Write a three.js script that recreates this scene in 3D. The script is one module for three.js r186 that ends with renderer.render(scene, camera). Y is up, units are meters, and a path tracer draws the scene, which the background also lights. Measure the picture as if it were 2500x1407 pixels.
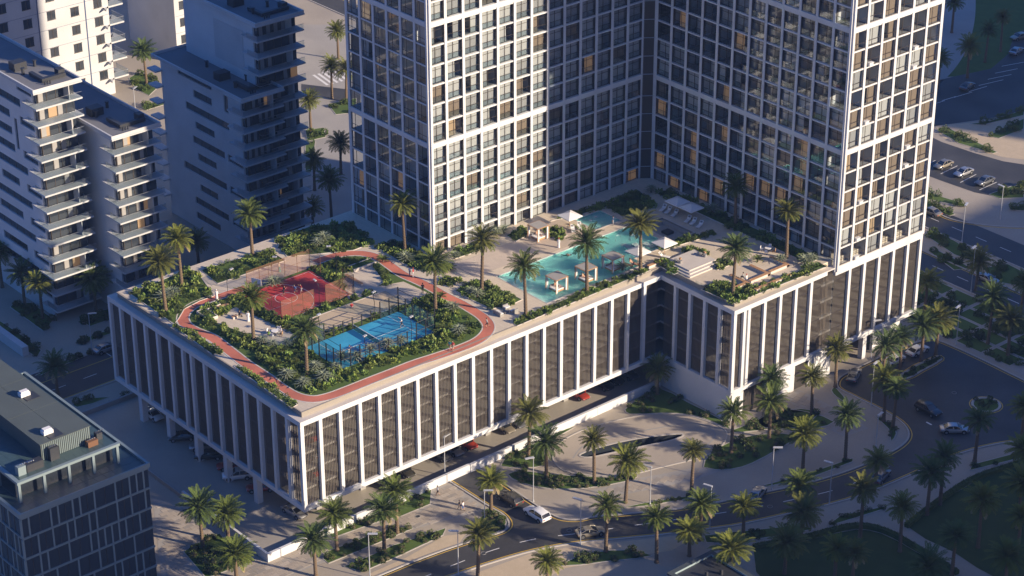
import * as THREE from 'three';
import { mergeGeometries, mergeVertices, toCreasedNormals } from 'three/addons/utils/BufferGeometryUtils.js';
import { MarchingCubes } from 'three/addons/objects/MarchingCubes.js';

// ---------- camera, sky, sun, exposure ----------
const scene = new THREE.Scene();
const camera = new THREE.PerspectiveCamera(14.382, 1024 / 576, 1, 4000);
{
  const yaw = THREE.MathUtils.degToRad(40.42406), pit = THREE.MathUtils.degToRad(27.2035), rol = THREE.MathUtils.degToRad(-0.153527);
  const f = new THREE.Vector3(Math.sin(yaw) * Math.cos(pit), -Math.sin(pit), -Math.cos(yaw) * Math.cos(pit));
  const r = new THREE.Vector3(Math.cos(yaw), 0, Math.sin(yaw)), u = r.clone().cross(f);
  const r2 = r.clone().multiplyScalar(Math.cos(rol)).addScaledVector(u, Math.sin(rol));
  const u2 = u.clone().multiplyScalar(Math.cos(rol)).addScaledVector(r, -Math.sin(rol));
  camera.position.set(-162.0713, 184.5346, 237.8697);
  camera.quaternion.setFromRotationMatrix(new THREE.Matrix4().makeBasis(r2, u2, f.clone().negate()));
}
const SUN = new THREE.Vector3(0.43, 0.345, 0.837).normalize();
const SKY = 0.36;
{
  const w = 256, h = 128, d = new Float32Array(w * h * 4), v = new THREE.Vector3();
  for (let j = 0; j < h; j++) for (let i = 0; i < w; i++) {
    const ph = ((i + .5) / w - .5) * 2 * Math.PI, th = ((j + .5) / h - .5) * Math.PI;
    v.set(Math.cos(th) * Math.cos(ph), Math.sin(th), Math.cos(th) * Math.sin(ph));
    const e = Math.max(0, v.y), hz = Math.pow(1 - e, 4), s = Math.max(0, v.dot(SUN)), g = Math.pow(s, 8);
    let c = [0.055 + .1 * hz + .8 * g, .22 + .18 * hz + .5 * g, .78 + .14 * hz + .2 * g];
    if (v.y < 0) c = [.1, .13, .22];
    for (let k = 0; k < 3; k++) d[(j * w + i) * 4 + k] = c[k] * SKY;
    d[(j * w + i) * 4 + 3] = 1;
  }
  const t = new THREE.DataTexture(d, w, h, THREE.RGBAFormat, THREE.FloatType);
  t.mapping = THREE.EquirectangularReflectionMapping; t.magFilter = t.minFilter = THREE.LinearFilter; t.needsUpdate = true;
  scene.background = t; scene.environment = t;
}
const sun = new THREE.DirectionalLight(new THREE.Color(1, .84, .64), 5);
sun.position.set(50 + SUN.x * 400, SUN.y * 400, -20 + SUN.z * 400); sun.target.position.set(50, 0, -20);
sun.castShadow = true; sun.shadow.mapSize.set(4096, 4096);
Object.assign(sun.shadow.camera, { left: -260, right: 260, top: 220, bottom: -220, near: 1, far: 1000 }); sun.shadow.radius = 1.5;
scene.add(sun, sun.target);
scene.fog = new THREE.FogExp2(new THREE.Color(.3, .5, 1), 0.00009);
const renderer = new THREE.WebGLRenderer({ antialias: true });
renderer.toneMapping = THREE.LinearToneMapping; renderer.toneMappingExposure = 1.72;
renderer.shadowMap.enabled = true; renderer.setSize(1024, 576);

// ---------- helpers ----------
let seed = 7;
const rnd = () => { seed = (seed + 0x6D2B79F5) | 0; let t = Math.imul(seed ^ (seed >>> 15), 1 | seed); t = (t + Math.imul(t ^ (t >>> 7), 61 | t)) ^ t; return ((t ^ (t >>> 14)) >>> 0) / 4294967296; };
const rr = (a, b) => a + (b - a) * rnd(), pick = a => a[Math.floor(rnd() * a.length)];
const used = {};
const numbered = n => { const k = used[n] = (used[n] ?? -1) + 1; return k ? n + '_' + String(k).padStart(3, '0') : n; };
function part(name, geo, mat, parent, label) {
  const m = new THREE.Mesh(geo, mat); m.name = name; m.castShadow = m.receiveShadow = true; parent.add(m);
  if (label) m.userData.label = label;
  return m;
}
function thing(name, label, category, x = 0, y = 0, z = 0, ry = 0, group) {
  const o = new THREE.Group(); o.name = numbered(name); o.position.set(x, y, z); o.rotation.y = ry;
  o.userData = { label, category }; if (group) o.userData.group = group;
  scene.add(o); return o;
}
function solo(name, geo, mat, label, category, group) {
  const m = part(numbered(name), geo, mat, scene); m.userData = { label, category }; if (group) m.userData.group = group; return m;
}
function struct(name, geo, mat, label) { const m = part(numbered(name), geo, mat, scene); m.userData.kind = 'structure'; if (label) m.userData.label = label; return m; }
function copy(o, label, x, y, z, ry = 0, s = 1, group) {
  const c = o.clone(); c.name = numbered(o.name.replace(/_\d{3}$/, '')); c.position.set(x, y, z); c.rotation.y = ry; c.scale.setScalar(s);
  c.userData = { ...o.userData, label }; if (group) c.userData.group = group; scene.add(c); return c;
}
// value noise, tileable
const NZ = []; for (let i = 0; i < 4096; i++) NZ.push(rnd());
const nz = (x, y, p) => { const X = Math.floor(x), Y = Math.floor(y), fx = x - X, fy = y - Y, a = (i, j) => NZ[((((i % p) + p) % p) * 57 + (((j % p) + p) % p) * 131) & 4095], sx = fx * fx * (3 - 2 * fx), sy = fy * fy * (3 - 2 * fy);
  return (a(X, Y) * (1 - sx) + a(X + 1, Y) * sx) * (1 - sy) + (a(X, Y + 1) * (1 - sx) + a(X + 1, Y + 1) * sx) * sy; };
function tex(n, metres, fn) {   // fn(u,v) -> multiplier 0..1 (grey) or [r,g,b]
  const d = new Uint8Array(n * n * 4);
  for (let j = 0; j < n; j++) for (let i = 0; i < n; i++) { let c = fn(i / n, j / n); if (typeof c === 'number') c = [c, c, c]; for (let k = 0; k < 3; k++) d[(j * n + i) * 4 + k] = 255 * Math.pow(Math.max(0, Math.min(1, c[k])), 1 / 2.2); d[(j * n + i) * 4 + 3] = 255; }
  const t = new THREE.DataTexture(d, n, n); t.colorSpace = THREE.SRGBColorSpace; t.wrapS = t.wrapT = THREE.RepeatWrapping; t.magFilter = THREE.LinearFilter; t.minFilter = THREE.LinearMipmapLinearFilter; t.generateMipmaps = true; t.repeat.set(1 / metres, 1 / metres); t.needsUpdate = true; return t;
}
const fbm = (u, v, f, o = 4) => { let s = 0, a = .5; for (let i = 0; i < o; i++) { s += a * nz(u * f, v * f, f); f *= 2; a *= .5; } return s / (1 - Math.pow(.5, o)); };
const tSpeck = tex(512, 12, (u, v) => .74 + .26 * (.55 * fbm(u, v, 8, 4) + .45 * nz(u * 256, v * 256, 256)));
const tBlotch = tex(512, 40, (u, v) => .8 + .2 * Math.min(1, Math.max(0, .35 + 1.1 * (fbm(u, v, 8, 6) - .5) + .3 * nz(u * 256, v * 256, 256))));
const tAsph = tex(512, 34, (u, v) => .5 + .5 * Math.min(1, Math.max(0, .75 * (.5 + 1.7 * (fbm(u, v, 6, 5) - .5)) + .3 * nz(u * 256, v * 256, 256))));
const tGrass = tex(512, 9, (u, v) => { const a = fbm(u, v, 6, 5), b = nz(u * 180, v * 180, 180); return [.6 + .35 * a * b + .05 * b, .62 + .38 * (.5 * a + .5 * b), .45 + .3 * a]; });
const tSand = tex(512, 7, (u, v) => .78 + .22 * (.5 * fbm(u, v, 10, 4) + .5 * Math.pow(nz(u * 120, v * 120, 120), 2)));
const tWood = tex(256, 1.2, (u, v) => { const p = Math.floor(v * 10), l = (v * 10) % 1; return (l < .1 ? .5 : .75) + .25 * nz(u * 6 + p * 7, v * 90, 64) * (l < .1 ? .3 : 1); });
const tDeck = tex(512, 9.6, (u, v) => { const gx = (u * 16) % 1, gy = (v * 16) % 1, c = NZ[(Math.floor(u * 16) * 37 + Math.floor(v * 16) * 101) & 4095]; return (gx < .04 || gy < .04 ? .8 : .9 + .07 * c) * (.92 + .08 * nz(u * 128, v * 128, 128)); });
const tConc = tex(512, 18, (u, v) => .72 + .28 * (.7 * fbm(u, v, 4, 6) + .3 * nz(u * 200, v * 200, 200)));
const tWear = tex(512, 15, (u, v) => .62 + .38 * Math.min(1, Math.max(0, .62 + 1.5 * (fbm(u, v, 5, 6) - .5) + .2 * nz(u * 220, v * 220, 220))));
const M = (r, g, b, rough = .8, o = {}) => new THREE.MeshStandardMaterial({ color: new THREE.Color(r, g, b), roughness: rough, side: THREE.DoubleSide, ...o });
const P = (r, g, b, rough, o) => new THREE.MeshPhysicalMaterial({ color: new THREE.Color(r, g, b), roughness: rough, side: THREE.DoubleSide, ...o });
const mat = {
  white: M(.76, .755, .75, .55, { map: tConc }), render: M(.62, .615, .61, .7, { map: tConc }), coping: M(.66, .6, .54, .7, { map: tSpeck }), fascia: M(.36, .315, .26, .8, { map: tSpeck }),
  deck: M(.68, .575, .44, .75, { map: tDeck }), conc: M(.36, .345, .32, .75, { map: tConc }), lot: M(.38, .345, .295, .42, { map: tBlotch }), pave: M(.4, .345, .275, .8, { map: tBlotch }), paveGrey: M(.38, .35, .31, .8, { map: tBlotch }),
  sand: M(.58, .46, .31, .95, { map: tSand }), asph: M(.074, .072, .071, .62, { map: tAsph }), grass: M(.1, .145, .028, .95, { map: tGrass }), shadedGrass: M(.062, .085, .02, .95, { map: tGrass }), soil: M(.06, .045, .03, 1, { map: tSpeck }),
  kerb: M(.5, .46, .41, .8, { map: tSpeck }), line: M(.72, .7, .66, .7), yline: M(.62, .40, .06, .7), track: M(.6, .19, .12, .85, { map: tWear }), red: M(.54, .055, .05, .7, { map: tWear }), blue: M(.05, .36, .56, .65, { map: tWear }),
  champagne: M(.34, .3, .25, .5, { metalness: .2 }), bronze: M(.085, .068, .055, .4, { metalness: .3 }), slat: M(.135, .113, .092, .5, { metalness: .2 }), black: M(.018, .018, .02, .45), dark: M(.035, .037, .042, .5), steel: M(.5, .51, .53, .35, { metalness: .7 }), lamp: M(.55, .56, .58, .4, { metalness: .3 }),
  glass: P(.86, .9, .92, .03, { transmission: 1, thickness: 0, ior: 1.6 }), smoke: P(.3, .34, .38, .05, { transmission: 1, thickness: 0, ior: 1.5 }), aptGlass: P(.03, .036, .045, .05, { clearcoat: 1, clearcoatRoughness: .04, specularIntensity: 1 }),
  curtain: M(.46, .44, .41, .9), curtain2: M(.32, .305, .29, .9), blind: M(.24, .175, .12, .85), sideWall: M(.76, .755, .75, .7, { map: tConc }), room: M(.3, .225, .16, .85), roomDark: M(.1, .085, .075, .9), warm: M(.36, .25, .15, .9, { emissive: new THREE.Color(1, .55, .2), emissiveIntensity: .07 }),
  wood: M(.56, .32, .165, .7, { map: tWood }), woodDark: M(.16, .075, .035, .7), fabric: M(.74, .72, .7, .9), cushion: M(.2, .2, .21, .9), navy: M(.05, .08, .17, .4), teal: M(.23, .29, .3, .5, { metalness: .2 }), tealRoof: M(.1, .12, .11, .7, { map: tConc }), tealTile: M(.05, .085, .09, .35),
  water: P(.8, .97, .95, .04, { transmission: .97, thickness: 1.2, ior: 1.33, attenuationColor: new THREE.Color(.16, .72, .7), attenuationDistance: 5 }), poolTile: M(.76, .86, .83, .5), screen: M(.26, .14, .085, .9, { transparent: true, opacity: .36 }),
  trunk: M(.2, .14, .085, .95, { map: tSpeck }), frond: M(.13, .145, .016, .9), frond2: M(.09, .12, .016, .9), dry: M(.32, .25, .13, .9), tyre: M(.02, .02, .021, .85), rim: M(.4, .41, .42, .35, { metalness: .8 }), head: M(.75, .77, .8, .15), tail: M(.35, .01, .01, .3), carGlass: P(.012, .014, .017, .06, { clearcoat: 1 }), skin: M(.45, .27, .18, .7),
};
// geometry helpers
const B = (x0, x1, y0, y1, z0, z1) => new THREE.BoxGeometry(x1 - x0, y1 - y0, z1 - z0).translate((x0 + x1) / 2, (y0 + y1) / 2, (z0 + z1) / 2);
const cyl = (r0, r1, y0, y1, x = 0, z = 0, n = 8) => new THREE.CylinderGeometry(r1, r0, y1 - y0, n).translate(x, (y0 + y1) / 2, z);
function mg(list) { return mergeGeometries(list.map(g => { const q = g.index ? g.toNonIndexed() : g; for (const k of Object.keys(q.attributes)) if (!['position', 'normal', 'uv'].includes(k)) q.deleteAttribute(k); if (!q.attributes.uv) q.setAttribute('uv', new THREE.Float32BufferAttribute(new Float32Array(q.attributes.position.count * 2), 2)); return q; })); }
function wuv(g) {   // uv in metres from position and dominant normal
  const q = g.index ? g.toNonIndexed() : g, p = q.attributes.position, n = q.attributes.normal, u = new Float32Array(p.count * 2);
  for (let i = 0; i < p.count; i++) { const ax = Math.abs(n.getX(i)), ay = Math.abs(n.getY(i)), az = Math.abs(n.getZ(i)); const [a, b] = ay >= ax && ay >= az ? [p.getX(i), p.getZ(i)] : ax > az ? [p.getZ(i), p.getY(i)] : [p.getX(i), p.getY(i)]; u[2 * i] = a; u[2 * i + 1] = b; }
  q.setAttribute('uv', new THREE.BufferAttribute(u, 2)); return q;
}
const BU = (...a) => wuv(B(...a));
const shapeOf = pts => new THREE.Shape(pts.map(p => new THREE.Vector2(p[0], -p[1])));
function sheet(pts, y, holes) { const s = shapeOf(pts); if (holes) for (const h of holes) s.holes.push(new THREE.Path(h.map(p => new THREE.Vector2(p[0], -p[1])))); return wuv(new THREE.ShapeGeometry(s).rotateX(-Math.PI / 2).translate(0, y, 0)); }
function slab(pts, y0, y1, holes) { const s = shapeOf(pts); if (holes) for (const h of holes) s.holes.push(new THREE.Path(h.map(p => new THREE.Vector2(p[0], -p[1])))); return wuv(new THREE.ExtrudeGeometry(s, { depth: y1 - y0, bevelEnabled: false }).rotateX(-Math.PI / 2).translate(0, y0, 0)); }
const rect = (x0, x1, z0, z1) => [[x0, z0], [x1, z0], [x1, z1], [x0, z1]];
function smooth(pts, n = 4, closed = false) { return new THREE.CatmullRomCurve3(pts.map(p => new THREE.Vector3(p[0], 0, p[1])), closed, 'centripetal').getPoints(pts.length * n).slice(0, closed ? -1 : undefined).map(v => [v.x, v.z]); }
function offs(pts, d, closed) { return pts.map((p, i) => { const n = pts.length, a = pts[closed ? (i + n - 1) % n : Math.max(0, i - 1)], b = pts[closed ? (i + 1) % n : Math.min(n - 1, i + 1)], l = Math.hypot(b[0] - a[0], b[1] - a[1]) || 1; return [p[0] - (b[1] - a[1]) / l * d, p[1] + (b[0] - a[0]) / l * d]; }); }
function ribbon(pts, w, y, h = 0, closed = false, shift = 0) {
  const a = offs(pts, shift - w / 2, closed), b = offs(pts, shift + w / 2, closed), v = [], n = pts.length, q = (p, o, r, s) => v.push(...p, ...o, ...r, ...p, ...r, ...s);
  for (let i = 0; i < (closed ? n : n - 1); i++) { const j = (i + 1) % n, A = [a[i][0], y + h, a[i][1]], Bq = [b[i][0], y + h, b[i][1]], C = [b[j][0], y + h, b[j][1]], D = [a[j][0], y + h, a[j][1]]; q(A, Bq, C, D);
    if (h) { const lo = p => [p[0], y, p[2]]; q(lo(A), A, D, lo(D)); q(Bq, lo(Bq), lo(C), C); if (!closed && i === 0) q(lo(A), lo(Bq), Bq, A); if (!closed && i === n - 2) q(D, C, lo(C), lo(D)); } }
  const g = new THREE.BufferGeometry(); g.setAttribute('position', new THREE.Float32BufferAttribute(v, 3)); g.computeVertexNormals(); return wuv(g);
}
const inside = (p, poly) => { let c = false; for (let i = 0, j = poly.length - 1; i < poly.length; j = i++) { const a = poly[i], b = poly[j]; if ((a[1] > p[1]) !== (b[1] > p[1]) && p[0] < (b[0] - a[0]) * (p[1] - a[1]) / (b[1] - a[1]) + a[0]) c = !c; } return c; };
const bounds = poly => [Math.min(...poly.map(p => p[0])), Math.max(...poly.map(p => p[0])), Math.min(...poly.map(p => p[1])), Math.max(...poly.map(p => p[1]))];
const along = (a, b, r, n = 6) => { const va = new THREE.Vector3(...a), vb = new THREE.Vector3(...b), d = vb.clone().sub(va), g = new THREE.CylinderGeometry(r, r, d.length(), n); g.applyQuaternion(new THREE.Quaternion().setFromUnitVectors(new THREE.Vector3(0, 1, 0), d.normalize())); return g.translate((a[0] + b[0]) / 2, (a[1] + b[1]) / 2, (a[2] + b[2]) / 2); };
const tube = (pts, r, n = 6, seg = 12) => new THREE.TubeGeometry(new THREE.CatmullRomCurve3(pts.map(p => new THREE.Vector3(...p))), seg, r, n);

// ---------- ground, roads, pavements ----------
const GY = -5;
const lens = smooth([[47.35,8.38],[49.62,8.35],[53.77,9.25],[57.83,10.67],[61.74,12.64],[64.17,14.22],[64.22,14.77],[61.8,14.71],[57.2,13.13],[52.13,11.38],[48.17,9.94],[47.31,9.08]], 3, true);
struct('ground', sheet(rect(-900, 1300, -1300, 900), GY, [lens]), mat.pave);
const road = (pts, name = 'road') => struct(name, sheet(pts, GY + .012), mat.asph);
const kerb = (pts, o = {}) => { struct('kerb', ribbon(pts, o.w ?? .28, GY, .14, o.closed, 0), mat.kerb); if (o.y) struct('road_edge_line', ribbon(pts, .16, GY + .018, 0, o.closed, o.y), mat.yline); };
const lineMat = mat.line;
const dash = (pts, len = 2.2, gap = 3.4, w = .14) => { const c = new THREE.CatmullRomCurve3(pts.map(p => new THREE.Vector3(p[0], 0, p[1]))), L = c.getLength(); for (let s = .5; s + len < L; s += len + gap) { const q = [0, .5, 1].map(t => c.getPointAt((s + len * t) / L)).map(v => [v.x, v.z]); struct('lane_marking', ribbon(q, w, GY + .018), lineMat); } };
// main front road and forecourt
const mainLow = smooth([[-11.6,17.27],[1.13,19.75],[11.42,21.49],[17.29,22.49],[23.74,24.06],[29.82,26.56],[35.19,29.73],[40.83,33.12],[48.18,37.1],[51.9,38.96],[59.35,41.64],[69.58,44.96],[77.29,46.15],[83.86,46.73],[92.64,47.32],[99.31,49.09],[103.79,51.11],[110.92,54.72]], 3);
const mainUp1 = smooth([[-8.95,13.63],[3.17,14.4],[10.26,14.89],[17.2,15.85],[22.03,16.95],[24.5,17.17],[26.01,16.25],[26.97,13.78],[26.84,10.63],[26.77,0.79]], 4);
const mainUp2 = smooth([[32.53,0.64],[32.78,6.43],[32.57,13.11],[32.56,17.98],[32.95,20.27],[34.6,22.15],[37.07,23.22],[43.83,27.37],[49.39,30.5],[56.14,33.39],[60.55,34.87],[69.69,38.04],[77,39.55],[86.16,40.1],[90.16,39.37],[92.37,37.9],[94,35.02],[94.58,30.12],[94.5,23.82],[94.74,20.4],[96.92,18.61],[99.7,18.22],[107.21,18.09],[117.03,18.8],[119.71,19.74],[120.25,21.58],[120.44,30.24],[120.17,39.19],[120.1,51.03]], 3);
road([...mainLow, ...[...mainUp2].reverse(), ...[...mainUp1].reverse()]);
kerb(mainLow, { y: -.5 }); kerb(mainUp1, { y: .5 }); kerb(mainUp2, { y: .5 });
dash([[5.66,18.75],[11.82,19.19],[19.37,20.02],[25.91,21.75],[32.67,25.22],[39.37,28.48],[46.52,32.1],[53.64,35.51],[63.1,39.38],[72.11,42.17],[80.09,42.69],[87.29,43.2]], 2.6, 3.4);
struct('lane_marking', ribbon([[97.13,37.54],[97.08,38.7]], .3, GY + .018), mat.line);
// back street behind the podium, right-hand streets
const streetB = rect(-260, 46, -71.5, -60.4); road(streetB, 'street');
kerb([[-260, -60.4], [46, -60.4]], { y: -.5 }); kerb([[-260, -71.5], [46, -71.5]], {});
struct('road_edge_line', ribbon([[-260, -67.9], [46, -67.9]], .16, GY + .018), mat.yline);
dash([[-120, -64.6], [40, -64.6]], 2.6, 3.4);
for (let i = 0; i < 5; i++) struct('lane_marking', ribbon([[-9 + i * 8.6, -71], [-9 + i * 8.6, -68.2]], .14, GY + .018), mat.line);
road(rect(138.5, 145.2, -200, 190), 'street'); road(rect(153.4, 161.5, -220, 200), 'street');
kerb([[138.5, -200], [138.5, 190]], {}); kerb([[145.2, -200], [145.2, 190]], { y: .5 }); kerb([[153.4, -220], [153.4, 200]], {});
dash([[141.8, -40], [141.8, 60]], 2.6, 3.2); dash([[157.4, -60], [157.4, 60]], 2.6, 3.2);
kerb(smooth([[162.05,-24.09],[160.03,-13.11],[160.02,-9.23],[162.74,-3.75],[167.57,1.85],[173.49,6.96]], 4), { y: .5 });
struct('median_path', sheet(rect(145.6, 153, -200, 150), GY + .008), mat.sand);
// parking field and curving drive beyond the towers, upper right
road([[188.19,-40.57],[187.45,-34.99],[188.14,-26.92],[189.31,-20.47],[192.69,-13.8],[181.61,-5.19],[174.91,-9.96],[173.06,-14.59],[172.4,-22.36],[172.21,-26.97]], 'parking_area');
road([[209.15,-58.4],[217.61,-56.8],[227.43,-54.43],[237.47,-57.62],[249.34,-65.18],[259.54,-63.44],[219.17,-32.23],[203.26,-37.09],[190.36,-42.42]], 'drive');
struct('sand_island', sheet([[193.2,-41.7],[198.25,-38.49],[205.22,-35.39],[217.71,-31.1],[195.9,-14.24],[190.94,-21.78],[189.61,-28.13],[189.44,-36.66]], GY + .012), mat.sand);
for (const q of [[[175.31,-29.6],[179.18,-29.76]], [[174.83,-24.71],[180.51,-25.11]], [[174.57,-19.45],[180.08,-19.92]], [[174.71,-14.7],[180.22,-14.84]], [[201.32,-49.46],[205.23,-49.11]], [[204.76,-49.51],[208.83,-49.05]], [[208.2,-48.98],[213.53,-48.38]], [[213.17,-48.99],[218.55,-48.39]], [[217.57,-49.87],[224.29,-48.47]], [[221.89,-50.87],[228.16,-49.28]], [[225.99,-52.12],[231.91,-50.55]], [[230.39,-53.82],[236.11,-52.15]]]) struct('lane_marking', ribbon(q, .16, GY + .02), lineMat);
struct('garden_path', ribbon(smooth([[269.61,-100.02],[256.34,-88.23],[242.91,-77.82],[229.19,-68.82],[215.75,-62.25],[207.45,-59.87]], 4), 9, GY + .012), mat.paveGrey);
struct('lawn', sheet([[210.89,-61.64],[219.98,-63.47],[242.91,-77.82],[264.95,-96.15],[282.36,-81.08],[259.54,-63.44],[249.34,-65.18],[237.47,-57.62],[227.43,-54.43],[217.61,-56.8]], GY + .006), mat.grass);
// lit plaza far behind the apartments
struct('plaza', sheet([[124.77,-180],[139.29,-167.45],[72.24,-79.42],[62.74,-87.61]], GY + .006), mat.paveGrey);
road([[105.68,-147.81],[113.13,-136.05],[107.54,-128.66],[103.31,-144.53]], 'street');
for (let i = 0; i < 7; i++) { const q = [[110.85,-150.34],[109.68,-143.4]]; struct('crosswalk_stripe', ribbon(q.map(p => [p[0] + i * 1.25, p[1] + i * .1]), .6, GY + .02), lineMat); }

// raised parking lot under and beside the podium, with its white boundary wall
struct('parking_lot', slab([[-7.2, -53.2], [72.4, -53.2], [72.4, .55], [-7.2, .55]], GY, -4.7), mat.lot);
{
  const w = thing('boundary_wall', 'low white wall around the parking lot edge below the podium', 'wall');
  for (const [a, b, c, d] of [[-7.6, 4, .6, 1], [4.06, 17.5, .6, 1], [17.56, 31, .6, 1], [31.06, 45, .72, 1.12], [45.06, 58, .6, 1], [58.06, 72.3, .6, 1]]) { part('wall_panel', BU(a, b, GY, -3.62, c, d), mat.white, w); part('wall_cap', BU(a, b, -3.62, -3.56, c - .03, d + .03), mat.white, w); }
  part('wall_panel', BU(-7.6, -7.22, GY, -3.62, -22, .59), mat.white, w); part('wall_panel', BU(-7.6, -7.25, GY, -4.3, -53, -22.05), mat.conc, w); part('wall_panel', BU(-7.2, 70, GY, -3.9, -53.6, -53.22), mat.conc, w);
}

// plaza pavers: single slabs near the camera, the rest joined
const paverTones = [[.46, .39, .31], [.4, .34, .275], [.36, .32, .275], [.5, .43, .35]].map(c => M(...c, .75, { map: tSpeck }));
const paverGeo = BU(-.745, .745, 0, .03, -.37, .37);
function pavers(label, poly, y, ang, tones = paverTones, cap = 300, W = 1.52, D = .77, geo = paverGeo, holes = []) {
  const base = struct('plaza_paving', sheet(poly, y), mat.paveGrey, label), c = Math.cos(ang), s = Math.sin(ang), bb = bounds(poly), cx = (bb[0] + bb[1]) / 2, cz = (bb[2] + bb[3]) / 2, R = Math.hypot(bb[1] - bb[0], bb[3] - bb[2]) / 2, rest = tones.map(() => []), list = [];
  for (let j = -Math.ceil(R / D); j <= R / D; j++) for (let i = -Math.ceil(R / W); i <= R / W; i++) {
    const lx = (i + (j & 1) * .5) * W, lz = j * D, x = cx + lx * c + lz * s, z = cz - lx * s + lz * c;
    if (![[0, 0], [.7, .35], [-.7, .35], [.7, -.35], [-.7, -.35]].every(([a, b]) => { const q = [x + a * c * W / 1.52 + b * s * D / .77, z - a * s * W / 1.52 + b * c * D / .77]; return inside(q, poly) && !holes.some(h => inside(q, h)); })) continue;
    list.push([x, z]);
  }
  list.sort((a, b) => (a[0] - a[1]) - (b[0] - b[1]));
  list.forEach(([x, z], k) => { const t = Math.floor(Math.pow(rnd(), 1.4) * tones.length);
    if (k < cap) { const m = part('paving_slab', geo, tones[t], base); m.position.set(x, y, z); m.rotation.y = ang; } else { const g = geo.clone(); g.rotateY(ang); g.translate(x, y, z); rest[t].push(g); } });
  rest.forEach((r, i) => { if (r.length) part('paving_slabs', mg(r), tones[i], base).userData.kind = 'stuff'; });
}
const bedS1 = [[4,0.37],[8.21,0.48],[12.28,0.68],[16.02,0.61],[19.81,0.55],[23.54,0.56],[20.44,4.14],[15.13,3.95],[10.95,2.78],[3.38,1.95]], bedS2 = [[-0.93,5.49],[0.94,4.33],[4.5,4.69],[8.45,4.95],[12.38,5.67],[14.15,7.73],[7.93,7.44],[-1,6.96]], bedS3 = [[0.13,9.15],[5.1,9.34],[9.21,9.37],[13.86,10.23],[18.13,10.83],[16.45,12.14],[8.67,12.21],[1.71,12.01]];
const bedBulb = smooth([[23.59,12.03],[26.26,12.33],[26.74,13.93],[25.79,15.81],[23.74,16.71],[21.84,16.56],[21.76,14.75]], 3, true), bedPlaza = [[-15.51,-9.52],[-13.08,-10.13],[-8.67,-10.16],[-9.23,-7.09],[-8.74,-0.73],[-15.38,-1.4],[-16.79,-1.69]];
const bed1 = smooth([[35.8,2.71],[39.43,1.07],[43.87,0.41],[49.26,0.63],[52.71,1.42],[48.49,1.87],[44.4,3.36],[40.99,7.06],[38.07,5.27]], 2, true), bed2 = smooth([[35,5.33],[37.41,6.03],[39.43,8.84],[44.29,14.22],[47.37,17.23],[49.92,19.07],[47.48,18.87],[41.28,16.12],[37.25,12.78],[35.05,8.77]], 2, true), bed3 = smooth([[62.68,2.58],[68.3,1.42],[71.82,1.05],[72.17,7.64],[72.36,14.59],[71.3,18.45],[70.77,14.77],[69.68,10.9],[66.28,7.2],[62.23,4.17]], 2, true);
const bed4 = smooth([[70.46,18.75],[73.83,19.08],[76.21,19.2],[80.3,19.07],[83.58,20.44],[85.69,22.59],[85.65,24.33],[79.81,25.01],[75.88,22.27],[72.18,20.35]], 2, true), bed5 = smooth([[59.7,23.88],[63.97,21.57],[68.55,21.15],[72.54,22.06],[76.71,24.89],[77.73,27.03],[73.14,27.6],[66.44,27.99],[62.56,27.07]], 2, true), bed6 = [[42.12,24.14],[45.64,25.33],[52.33,28.43],[51.28,28.8],[44.98,26.02]], bed7 = smooth([[24.53,29.79],[27.93,29.54],[31.21,30.66],[34.42,32.88],[36.51,36.55],[30.55,33.39]], 2, true);
const bed8 = smooth([[93.12,20.42],[94.31,20.08],[93.7,21.83],[92.79,23.76],[92.02,24.45],[92.11,22.54]], 2, true), bed9 = smooth([[92.18,30.78],[92.16,34.07],[90.64,36.8],[88.17,37.81],[90.82,34.98]], 2, true), bed10 = [[63.13,33.73],[70.29,35.74],[79.64,37.3],[78.8,38.05],[69.97,36.91],[63.36,34.39]], bed11 = smooth([[75.02,19.05],[82.48,19.78],[84.8,22.67],[85.76,27.69],[81.92,27.16],[76.78,22.9]], 2, true);
const bedTaxi = smooth([[105.92,24.7],[114.79,24.4],[115.79,24.68],[115.2,25.32],[110.02,25.71],[105.26,25.82]], 2, true);
const bedRound = Array.from({ length: 20 }, (_, i) => { const c = [108.89,40.32], a = i / 20 * 6.2832; return [c[0] + 2.1 * Math.cos(a), c[1] + 2.1 * Math.sin(a)]; });
const bedPath = [[62.05,48.06],[65.59,47.34],[72.85,50.02],[72.12,50.46],[66.36,49.14]], bedEdge = [[46.16,37.71],[58.97,45.03],[59.83,47.26],[53.9,44.74],[47.38,41.69],[45.02,39.29]], bedRight = [[90.72,51.79],[92.53,50.92],[101.86,53.61],[100.36,54.8]];
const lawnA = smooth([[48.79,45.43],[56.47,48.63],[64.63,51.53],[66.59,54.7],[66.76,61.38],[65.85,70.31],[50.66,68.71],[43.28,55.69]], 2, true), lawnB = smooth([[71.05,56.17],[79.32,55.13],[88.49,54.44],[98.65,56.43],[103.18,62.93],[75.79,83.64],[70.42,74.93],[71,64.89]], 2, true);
const gardenBeds = [];
for (let i = 0; i < 4; i++) for (let j = 0; j < 6; j++) { const x = 122.3 + i * 3.95, z = -2 + j * 6.2; gardenBeds.push(rect(x, x + 3.4, z, z + 5.5)); }
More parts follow.
